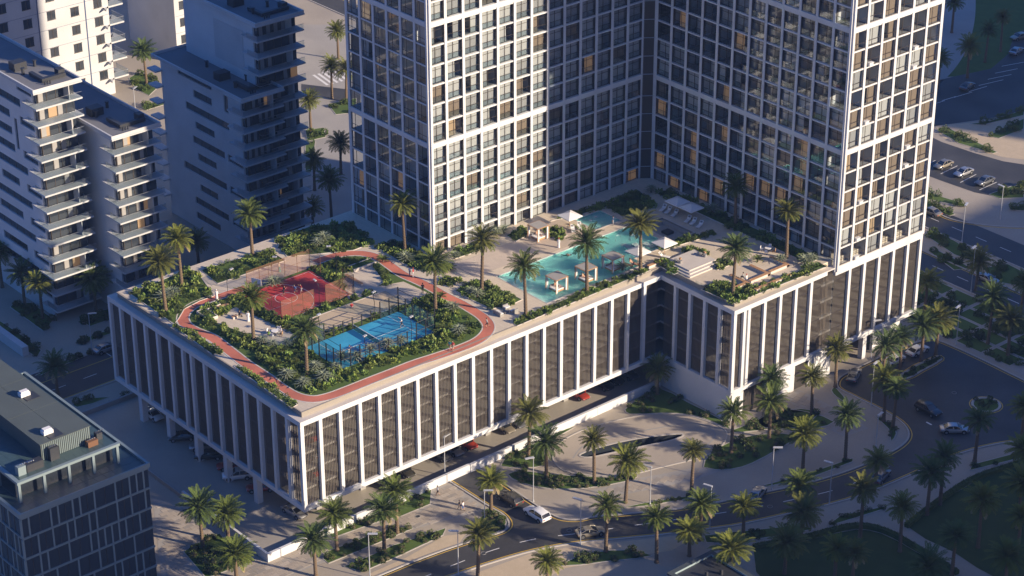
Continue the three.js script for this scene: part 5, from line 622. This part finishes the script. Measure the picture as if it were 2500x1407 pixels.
// ---------- palms ----------
const PL = [];
for (const [x, z, h, l] of [
  [1.99,5.07,6.27, 'palm in the second grass strip below the lot corner car'], [-4.38,8.46,6.12, 'palm cut by the bottom edge below the podium corner'], [7.29,9.63,6.98, 'palm in the lowest grass strip beside the street lamp'], [11.68,7.17,7.47, 'palm with a wide crown against the white lot wall'], [13.24,24.16,7.45, 'palm at the bottom edge in front of the road'], [26.07,11.94,5.43, 'palm on the rounded island beside the dark car'], [40.92,3.46,7.82, 'tall palm against the podium louvres above the wall'], [38.73,10.29,6.41, 'palm at the left tip of the oval plaza'], [17.94,34.07,5.86, 'palm on the sand verge at the bottom edge'],
  [-12.64,-8.66,6.78, 'left of the pair of palms beside the parking lot'], [-9.05,-7.16,5.21, 'right of the pair of palms beside the parking lot'], [-13.4,1.25,4.07, 'low palm in the plaza bed by the lot wall corner'], [43.59,16.06,7.57, 'palm rising before the dark lightwell tip'], [43.4,23.35,7.28, 'palm between the lightwell and the front road'], [52.87,28.11,7.53, 'broad palm right of the lightwell'], [66.18,23.56,7.46, 'palm at the right rim of the oval plaza'], [79.65,19.19,6.39, 'palm directly before the first slatted gate'], [73.98,24.44,6.54, 'palm just below another before the slatted gate'], [84.83,23.65,6.93, 'palm beside the second slatted gate'], [70.83,34.72,6.58, 'palm in the dark walkway right of the oval plaza'],
  [32,31.31,8.04, 'palm in front of the beige coupe'], [35.76,38.24,7.79, 'palm left of the pavilion roof'], [40.62,40.15,4.18, 'palm behind the pavilion ridge'], [44.69,38.19,6.08, 'dark palm across the road from the pavilion'], [49.92,42.11,5.58, 'sunlit palm in the middle of the front road'], [39.97,49.35,5.96, 'palm right behind the pavilion roof'], [60.07,43.76,5.99, 'upper of two overlapping palms on the front road'], [55.97,48.19,4.92, 'lower of two overlapping palms on the front road'], [47.84,52.54,5.49, 'palm at the left edge of the dark park lawn'], [70.24,2.38,4.3, 'shaded palm in the podium inner corner bed'],
  [94.43,20.13,7.03, 'palm at the left corner of the taxi forecourt'], [78.47,36.76,7.88, 'palm on the pale walkway left of the forecourt'], [101.34,24.26,7.05, 'palm before the parked white taxi'], [92.07,32.84,7.51, 'left of two overlapping palms on the forecourt edge'], [91.4,35.36,7.33, 'greyer palm of two on the forecourt edge'], [106.36,23.96,6.7, 'palm on the taxi island, left'], [112.11,23.64,6.74, 'palm on the taxi island, middle'], [115.92,23.67,6.61, 'palm on the taxi island, right tip'], [126.57,12.16,5.89, 'palm beside the right end of the louvred podium'], [125.69,27.05,8.79, 'palm in the gridded garden, taller left one'], [125.06,31.92,6.76, 'palm in the gridded garden, right one'],
  [74.77,46.02,5.56, 'palm on the road bend below the forecourt'], [79.51,55.18,8.5, 'palm behind another at the park path'], [75.77,55.76,7.38, 'front one of the pair at the park path'], [93.5,50.51,7.5, 'palm on the verge below the silver car'], [63.43,53.3,8.37, 'palm left of the park path fork'], [65.01,59.71,7.54, 'palm at the park path fork'], [74.64,66.56,8.33, 'palm in the middle of the right park lawn'], [66.2,68.6,6.82, 'palm beside the diagonal park path'], [52.17,58.47,5.33, 'left of two palms in the left park lawn'], [53.13,60.93,5.46, 'right of two palms in the left park lawn'], [57.53,70.78,6.11, 'palm crown at the bottom edge of the park'], [68.08,76.77,6.28, 'palm at the lower right corner'], [76.05,72.6,7.78, 'palm at the right edge of the park, lowest'], [83.39,67.09,7.83, 'palm at the right edge of the park, second from below'], [92.61,60.12,7.03, 'palm at the right edge beside the road'], [102.73,52.36,7.11, 'palm at the right edge of the forecourt'],
  [139.9,12.74,5.55, 'palm in the median beside the tall lamp'], [136.87,25.13,7.07, 'palm at the right edge beside the dual road'], [219.23,-54.44,7.14, 'hazy palm on the lawn in the upper right'], [229.51,-57.86,7.52, 'hazy palm behind the curving drive'], [209.5,-54.65,6.7, 'hazy palm half hidden by the right tower'], [237.35,-59.74,8.18, 'hazy palm by the far parking bays'], [238.3,-74.73,7.22, 'hazy palm at the top edge right of the tower'],
  [120.81,-154.47,6.58, 'far palm in the lit plaza, topmost'], [105.75,-136.57,7.32, 'far palm beside the crosswalk, left'], [106.99,-133.06,7.3, 'far palm beside the crosswalk, right'], [91.49,-124.64,7.13, 'sunlit far palm beside the shaded apartment block'], [83.54,-103.5,6.64, 'dark palm against the lit plaza beside the tower'], [74.9,-100.57,6.39, 'dark palm at the right corner of the apartment block'], [68.52,-86.22,8.82, 'tall dark palm in front of the left tower wing'], [64.17,-86.38,4.5, 'short dark palm behind the back parapet'], [79.7,-169.63,7.69, 'far palm between the apartment blocks'],
  [14.65,-83.67,6.62, 'palm under the left balconies, right one'], [6.38,-88.13,7.01, 'palm under the left balconies, middle one'], [6.49,-94.64,6.33, 'palm under the left balconies, left one'], [6.95,-103.57,6.81, 'shaded palm at the left edge'], [-5.44,-62.96,4.92, 'dark palm beside the back street at left'], [37.98,-86,5.72, 'dark palm just behind the back parapet'],
]) palm(x, GY, z, h, l, 'street palms');
for (const [x, z, h, l] of [[3.51,-41.05,8.54, 'deck palm nearest the left corner of the roof garden'], [9.86,-46.07,8.38, 'deck palm second from the left corner at the back'], [25.28,-48.48,7.29, 'deck palm at the back parapet before the strip windows'], [8.09,-23.34,7.61, 'deck palm between the lounge and the red court'], [8.4,-9.83,7.47, 'deck palm at the left end of the blue court'], [35.85,-13.18,8.54, 'deck palm beside the track, right of the blue court'], [45.92,-13.83,8.79, 'deck palm in the wedge bed beside the sand terrace'], [45.25,-2.17,8.72, 'deck palm at the left end of the pool'], [58.26,-2.25,8.56, 'deck palm beside the middle cabana'], [70.2,-2.37,8.09, 'deck palm beside the poolside parasol'], [75.37,13.62,7.9, 'deck palm in the right garden corner'], [91.43,10.18,8.45, 'deck palm in front of the right tower wing, sunlit'], [93.69,-3.76,7.12, 'dark deck palm in front of the right tower wing'], [45.33,-33.01,8.35, 'deck palm at the corner of the left tower wing']]) palm(x, DY, z, h, l, 'roof garden palms');

// ---------- street lamps ----------
for (const [x, z, h, r, l] of [[27.01,-0.43,7.45, .2, 'lamp standing at the white lot wall before the louvres'], [32.91,13.87,8.01, 2.8, 'lamp beside the side road kerb left of the oval plaza'], [23.27,13.74,5.98, -.7, 'lamp on the rounded island'], [11.64,21.69,7.68, 2.4, 'lamp at the front road by the bottom palm'], [1.34,13.93,7.74, -.7, 'lamp below the grass strips at the bottom edge'], [30.46,27.4,7.92, 1.9, 'lamp beside the beige coupe'], [46.02,26.07,6.69, 1.9, 'lamp between the lightwell and the front road'], [48.12,36.9,7.55, 1.9, 'lamp behind the pair of road palms'], [63.12,35.37,7.69, -.7, 'lamp on the dark walkway right of the oval'], [66.76,44.07,7.49, 1.9, 'lamp on the front road right of the overlapping palms'], [85.27,37.17,5.69, .2, 'lamp on the walkway bend by the forecourt'], [94.31,28.12,7.96, .2, 'lamp on the forecourt edge by the parked cars'], [121.45,23.59,7.68, 3.3, 'lamp at the forecourt corner by the gridded garden'], [153.89,-1.95,7.6, .4, 'lamp in the median, upper one'], [139.03,12.41,9.24, 3.4, 'lamp beside the median palm'], [166.88,-3.31,7.11, 1.5, 'lamp on the pavement by the far parking'], [6.25,-71.19,7.89, -.6, 'lamp on the back street left of the podium'], [69.8,-158.56,5.19, .5, 'far lamp between the apartment blocks'], [106.42,17.4,7.38, -.4, 'lamp against the white gate wall']]) lamp(x, z, h, r, l);

// ---------- cars ----------
const H = Math.PI / 2;
for (const [k, c, x, z, r, l, y] of [
  ['suv', 'olive', 30.12,11.62, H, 'dark suv on the side road'], ['suv', 'white', 30.39,17.62, H, 'white suv driving on the side road'], ['coupe', 'beige', 33.35,26.39, -.02 - .4, 'beige coupe on the front road'], ['sedan', 'grey', 99.06,20.08, .5, 'grey car stopped at the taxi lane'], ['sedan', 'white', 107.96,21.01, .02 + Math.PI, 'left white car in the taxi lane'], ['sedan', 'white', 113.86,21.32, Math.PI, 'right white car in the taxi lane'], ['suv', 'black', 99.67,35.73, -H, 'black suv on the forecourt'], ['sedan', 'silver', 98.13,42.52, -.72, 'silver car beside the black suv'], ['sedan', 'grey', 78.25,44.3, .3, 'dark car behind the road bend palm'], ['sedan', 'silver', 59.86,35.36, .38, 'car behind the sunlit road palm'],
  ['sedan', 'beige', 177.85,-26.61, 3.14, 'left of three cars parked upper right'], ['sedan', 'silver', 177.94,-21.5, 3.14, 'middle of three cars parked upper right'], ['sedan', 'grey', 177.9,-16.06, 3.14, 'right of three cars parked upper right'], ['sedan', 'beige', 158.73,-13.74, H, 'car half hidden by the right tower'], ['coupe', 'silver', 144.54,11.79, -H, 'silver car on the dual road beside the palm'], ['sedan', 'silver', 239.28,-56.73, .2, 'hazy car in the far bays, lower'], ['sedan', 'beige', 247.04,-61.94, .2, 'hazy car in the far bays, upper'], ['sedan', 'grey', 214.37,-50.44, .2, 'hazy car in the middle far bays'], ['sedan', 'silver', 8.55,-70.55, 0, 'car behind the left podium corner'],
  ['coupe', 'white', 2.25,-45.55, -H, 'white coupe beside the first podium column', -4.7], ['coupe', 'black', 1.94,-36.58, 2.6, 'black car beside the second podium column', -4.7], ['sedan', 'silver', 3.01,-31.81, 2.6, 'silver car behind the third podium column', -4.7], ['sedan', 'black', 2,-28.9, 2.5, 'black car before the third podium column', -4.7], ['sedan', 'red', 3.01,-23.97, 2.6, 'brown red car behind the fourth podium column', -4.7], ['suv', 'white', 2.04,-20.97, 2.6, 'white suv before the fourth podium column', -4.7], ['coupe', 'red', 2.77,-15.78, 2.6, 'rusty red car behind the last podium column', -4.7], ['sedan', 'silver', 2.74,-6.75, -H + .1, 'silver sedan under the podium front corner', -4.7],
  ['sedan', 'grey', 18.03,-5.31, -H, 'grey car under the podium, leftmost of the front row', -4.7], ['sedan', 'olive', 22.51,-5.26, -H, 'dark car under the podium, second of the front row', -4.7], ['coupe', 'grey', 29.99,-5.13, -H, 'grey coupe under the podium left of two others', -4.7], ['coupe', 'silver', 32.39,-5.2, -H, 'pale coupe between a grey and an orange red car', -4.7], ['suv', 'red', 35.17,-5.3, -H, 'orange red car under the podium behind the lamp', -4.7], ['sedan', 'beige', 43.04,-5.27, -H, 'beige car beside the tall palm under the podium', -4.7], ['sedan', 'grey', 45.44,-5.43, -H, 'dark car just behind the tall palm', -4.7], ['sedan', 'red', 59.36,-5.39, -H, 'red car in the right half under the podium', -4.7], ['sedan', 'black', 64.67,-5.16, -H, 'black car near the inner corner, left', -4.7], ['sedan', 'black', 67.3,-5.28, -H, 'black car near the inner corner, middle', -4.7], ['sedan', 'grey', 70.16,-5.03, -H, 'dark car near the inner corner, right', -4.7],
]) car(k, c, x, z, r, l, y);
for (const [k, c, x, y, z, l] of [['sedan', 'silver', 75.8, 12.7, 13.2, 'car behind the louvres on the top parking floor at the inner facade'], ['sedan', 'grey', 75.8, 9.65, 13.2, 'car behind the louvres one floor below the top'], ['sedan', 'black', 75.8, 6.6, 13.2, 'car behind the louvres on the middle parking floor'], ['sedan', 'red', 3.4, 9.65, -4, 'red car behind the louvres at the podium front corner, upper'], ['sedan', 'silver', 3.4, 6.6, -4, 'pale car behind the louvres at the podium front corner'], ['sedan', 'red', 3.4, 3.55, -4, 'red car behind the louvres at the podium front corner, lower']]) car(k, c, x, z, H, l, y);

// ---------- people ----------
for (const a of [
  ['run', 'grey', 'black', 'black', 38.22,-3.19, 2.2, 'runner in a grey vest on the front bend of the track'], ['walk', 'teal', 'skin', 'black', 29.3,-1.43, 3.4, 'walker in teal on the track, left of a pair'], ['walk', 'red', 'beige', 'brown', 29.55,-1.04, 3.4, 'walker in red on the track, right of a pair'], ['stand', 'white', 'grey', 'black', 40.12,-25.18, 0, 'person in white top standing on the track with friends'], ['stand', 'red', 'white', 'red', 40.3,-24.44, 2, 'person in red top and white trousers on the track'], ['stand', 'black', 'black', 'black', 38.02,-19.13, 1, 'person in black crossing beside the palm'],
  ['play', 'white', 'black', 'black', 28.37,-12.22, 3, 'padel player at the right end of the blue court'], ['play', 'white', 'white', 'black', 16.52,-10.22, 0, 'padel player in white at the left end of the blue court'], ['sit', 'red', 'grey', 'brown', 25.93,-21.92, 1, 'child crouching on the sand court'], ['play', 'black', 'black', 'black', 20.52,-32.9, 0, 'basketball player in black at the left'], ['run', 'blue', 'navy', 'black', 22.29,-32.12, 3, 'basketball player in blue'], ['play', 'red', 'white', 'black', 23.2,-31.71, 3.3, 'basketball player in red and white'],
  ['robe', 'white', 'white', 'white', 11.7,-38.81, 1, 'person in a long white robe on the back of the track'], ['robe', 'beige', 'teal', 'brown', 25,-40.36, 2, 'person in a teal dress behind the red court screen'], ['robe', 'white', 'white', 'white', 11.3,-29.43, 1, 'person in white robe at the left lounge'], ['robe', 'white', 'white', 'red', 65.49,-17.25, .5, 'person in white robe and red headscarf beside the pool'], ['stand', 'navy', 'grey', 'black', 78.16,-17.58, 2, 'man in dark shirt beside the small pool'],
]) person(a[0], a[1], a[2], a[3], a[4], DY + .045, a[5], a[6], a[7]);
for (const a of [['sit', 'black', 'black', 'black', 10.93,-31.37, 0, 'person in black seated in the left lounge'], ['sit', 'green', 'black', 'black', 10.7,-23.01, .5, 'person in green seated at the terrace table'], ['sit', 'white', 'white', 'white', 12.92,-22.86, 3, 'person in white seated at the terrace table'], ['sit', 'grey', 'black', 'black', 80.39,11.09, 1.8, 'person in grey seated on the middle timber bench'], ['sit', 'white', 'white', 'red', 80.37,11.84, 1.8, 'person in white robe seated on the middle timber bench']]) person(a[0], a[1], a[2], a[3], a[4], DY, a[5], a[6], a[7]);
for (const a of [[55.1, -6, 'sunbather lying in the leftmost poolside cabana', .18], [60.6, -5.4, 'sunbather lying in the middle poolside cabana', .18], [65.3, -22.2, 'sunbather lying in the cabana by the hotel wing', .18], [70.2, -4.4, 'sunbather on the brown lounger by the parasol', 0]]) person('lounge', 'skin', 'navy', 'black', a[0], DY + a[3], a[1], -1.2, a[2], 'skin', 'skin');
{ const [x, z] = [64.37,-14.76], p = person('walk', 'skin2', 'black', 'black', x, DY - .05, z, -.5, 'swimmer stretched out in the main pool', 'skin2', 'skin2'); p.rotation.set(0, -.6, -1.45, 'YXZ'); p.position.x -= .6; }
for (const a of [['walk', 'white', 'black', 'black', 22.83,3.03, 2.2, 'pedestrian with backpack beside the white lot wall'], ['walk', 'black', 'beige', 'black', 22.74,8.32, -1.2, 'pedestrian in black, left of the couple by the side road'], ['walk', 'white', 'blue', 'brown', 23.02,8.87, -1.2, 'pedestrian in white, right of the couple by the side road']]) person(a[0], a[1], a[2], a[3], a[4], GY + .05, a[5], a[6], a[7]);

// ---------- shrubs in the street beds ----------
for (const [b, n, l, s0, s1] of [[bedS1, 24, 'clipped shrub along the white lot wall', .45, .85], [bedS2, 24, 'clipped shrub in the middle grass strip below the lot', .4, .75], [bedS3, 26, 'clipped shrub in the lowest grass strip below the lot', .4, .75], [bedBulb, 16, 'shrub on the rounded island at the side road', .5, .8], [bedPlaza, 28, 'shrub in the plaza bed by the lot wall corner', .5, .9], [bed1, 20, 'shrub left of the oval plaza', .45, .8], [bed2, 46, 'clipped shrub in the long island below the oval plaza', .45, .7], [bed3, 20, 'shrub in the podium inner corner bed', .5, .9], [bed4, 22, 'dark shrub right of the oval plaza near the gates', .5, .85], [bed5, 38, 'dark shrub in the bed right of the lightwell', .5, .85], [bed6, 7, 'small shrub in the thin strip at the front road', .3, .5], [bed7, 16, 'shrub on the sand bed beside the pavilion', .5, .8], [bed9, 6, 'small shrub on the forecourt corner', .4, .6], [bed10, 12, 'small shrub along the dark front road', .3, .5], [bed11, 20, 'shrub below the second gate', .4, .7]]) shrubRow(b, n, l, l.replace('shrub', 'shrubs'), s0, s1);
for (const [b, n, l] of [[bedTaxi, 12, 'low shrub on the taxi island'], [bedRound, 8, 'shrub on the round traffic island'], [bedPath, 12, 'shrub at the park path fork'], [bedEdge, 14, 'shrub along the park edge behind the pavilion'], [bedRight, 8, 'shrub on the verge below the silver car', .4, .6]]) planting(b, n, l.replace('shrub', 'shrubs'), GY + .05, bushGeo, leafMat[4], .35, .6);
planting(rect(122.3, 138, -2, 36), 90, 'dark shrubs filling the gridded garden', GY + .05, bushGeo, leafMat[4], .6, 1.1);
medianBeds.forEach((b, i) => planting(b, [14, 8, 14, 9, 9, 10, 4, 14, 10, 10][i], ['dark shrub in the upper median bed', 'dark shrub in the lower median bed', 'dark shrub in the right median bed', 'dark shrub above the sand pavement', 'dark shrub along the sand pavement', 'dark shrub right of the parked cars', 'dark shrub at the right edge pavement', 'shrub on the near side of the sand island', 'shrub on the far side of the sand island', 'shrub at the right of the sand island'][i].replace('shrub', 'shrubs'), GY + .05, bushGeo, leafMat[2], .6, 1.1));
leftBeds.forEach((b, i) => planting(b, [14, 16, 12, 8, 10, 3, 5][i], ['dark shrub in the bed under the left balconies', 'dark shrub along the ramp wall at left', 'dark shrub beside the left podium corner', 'dark shrub in the strip behind the back street', 'dark shrub at the back street kerb', 'dark shrub in the oval verge behind the lot', 'dark shrub along the lot back wall'][i].replace('shrub', 'shrubs'), GY + .05, bushGeo, leafMat[4], .45, .9));
farBeds.forEach((b, i) => planting(b, [16, 8, 5, 5, 5][i], ['far shrub around the palm between the blocks', 'far shrub in the hedge bed between the blocks', 'far shrub by the sunlit far palm', 'far shrub by the crosswalk', 'far shrub by the apartment corner'][i].replace('shrub', 'shrubs'), GY + .05, bushGeo, leafMat[2], .6, 1));
// clipped hedges around the park lawns
function hedge(pts, label) { const t = thing('hedge', label, 'hedge'); part('hedge_body', ribbon(pts, .7, GY, .7), leafMat[2], t); const L = []; const c = new THREE.CatmullRomCurve3(pts.map(p => V3(p[0], 0, p[1]))), n = Math.round(c.getLength() / .55); for (let i = 0; i < n; i++) { const v = c.getPointAt((i + .5) / n), g = bushGeo[i % 2].clone(); g.scale(.5, .55, .5); g.rotateY(i); g.translate(v.x, GY + .25, v.z); L.push(g); } const f = part('hedge_leaves', mg(L), leafMat[2], t); f.userData.kind = 'stuff'; }
hedge(smooth([[49.18,45.04],[56.87,48.25],[65.05,51.15],[67.13,54.43],[67.32,61.29],[66.85,69.1]], 3), 'dark hedge around the left park lawn'); hedge(smooth([[70.73,56.04],[79.87,54.67],[88.96,54.05],[99.14,56.04]], 3), 'dark hedge along the upper edge of the right park lawn');
// ramp wall behind the teal block
{ const t = thing('ramp_wall', 'pale sloping ramp wall left of the back street', 'wall'); const a = [-2.44,-77.9], b = [-3.21,-91.94]; part('wall_panel', BU(Math.min(a[0], b[0]) - .2, Math.max(a[0], b[0]) + .2, GY, GY + 1.8, Math.min(a[1], b[1]), Math.max(a[1], b[1])), mat.render, t); }
// manhole covers and drains
for (const [x, z, l] of [[17.96,19.81, 'round manhole cover on the front road near the bottom palm'], [31.71,23.52, 'round manhole cover left of the beige coupe'], [29.52,9.41, 'round manhole cover on the side road'], [107.97,34.34, 'round manhole cover on the forecourt'], [59.37,38.62, 'round manhole cover on the shaded front road'], [-6.49,4.14, 'round manhole cover on the plaza by the lot wall'], [16.81,5.64, 'round manhole cover on the pavement below the white wall']]) { const t = thing('manhole_cover', l, 'manhole cover', x, GY + .05, z); part('lid', cyl(.34, .34, -.03, .01, 0, 0, 16), mat.dark, t); part('ring', new THREE.TorusGeometry(.38, .04, 5, 18).rotateX(H), mat.conc, t); }
renderer.render(scene, camera);
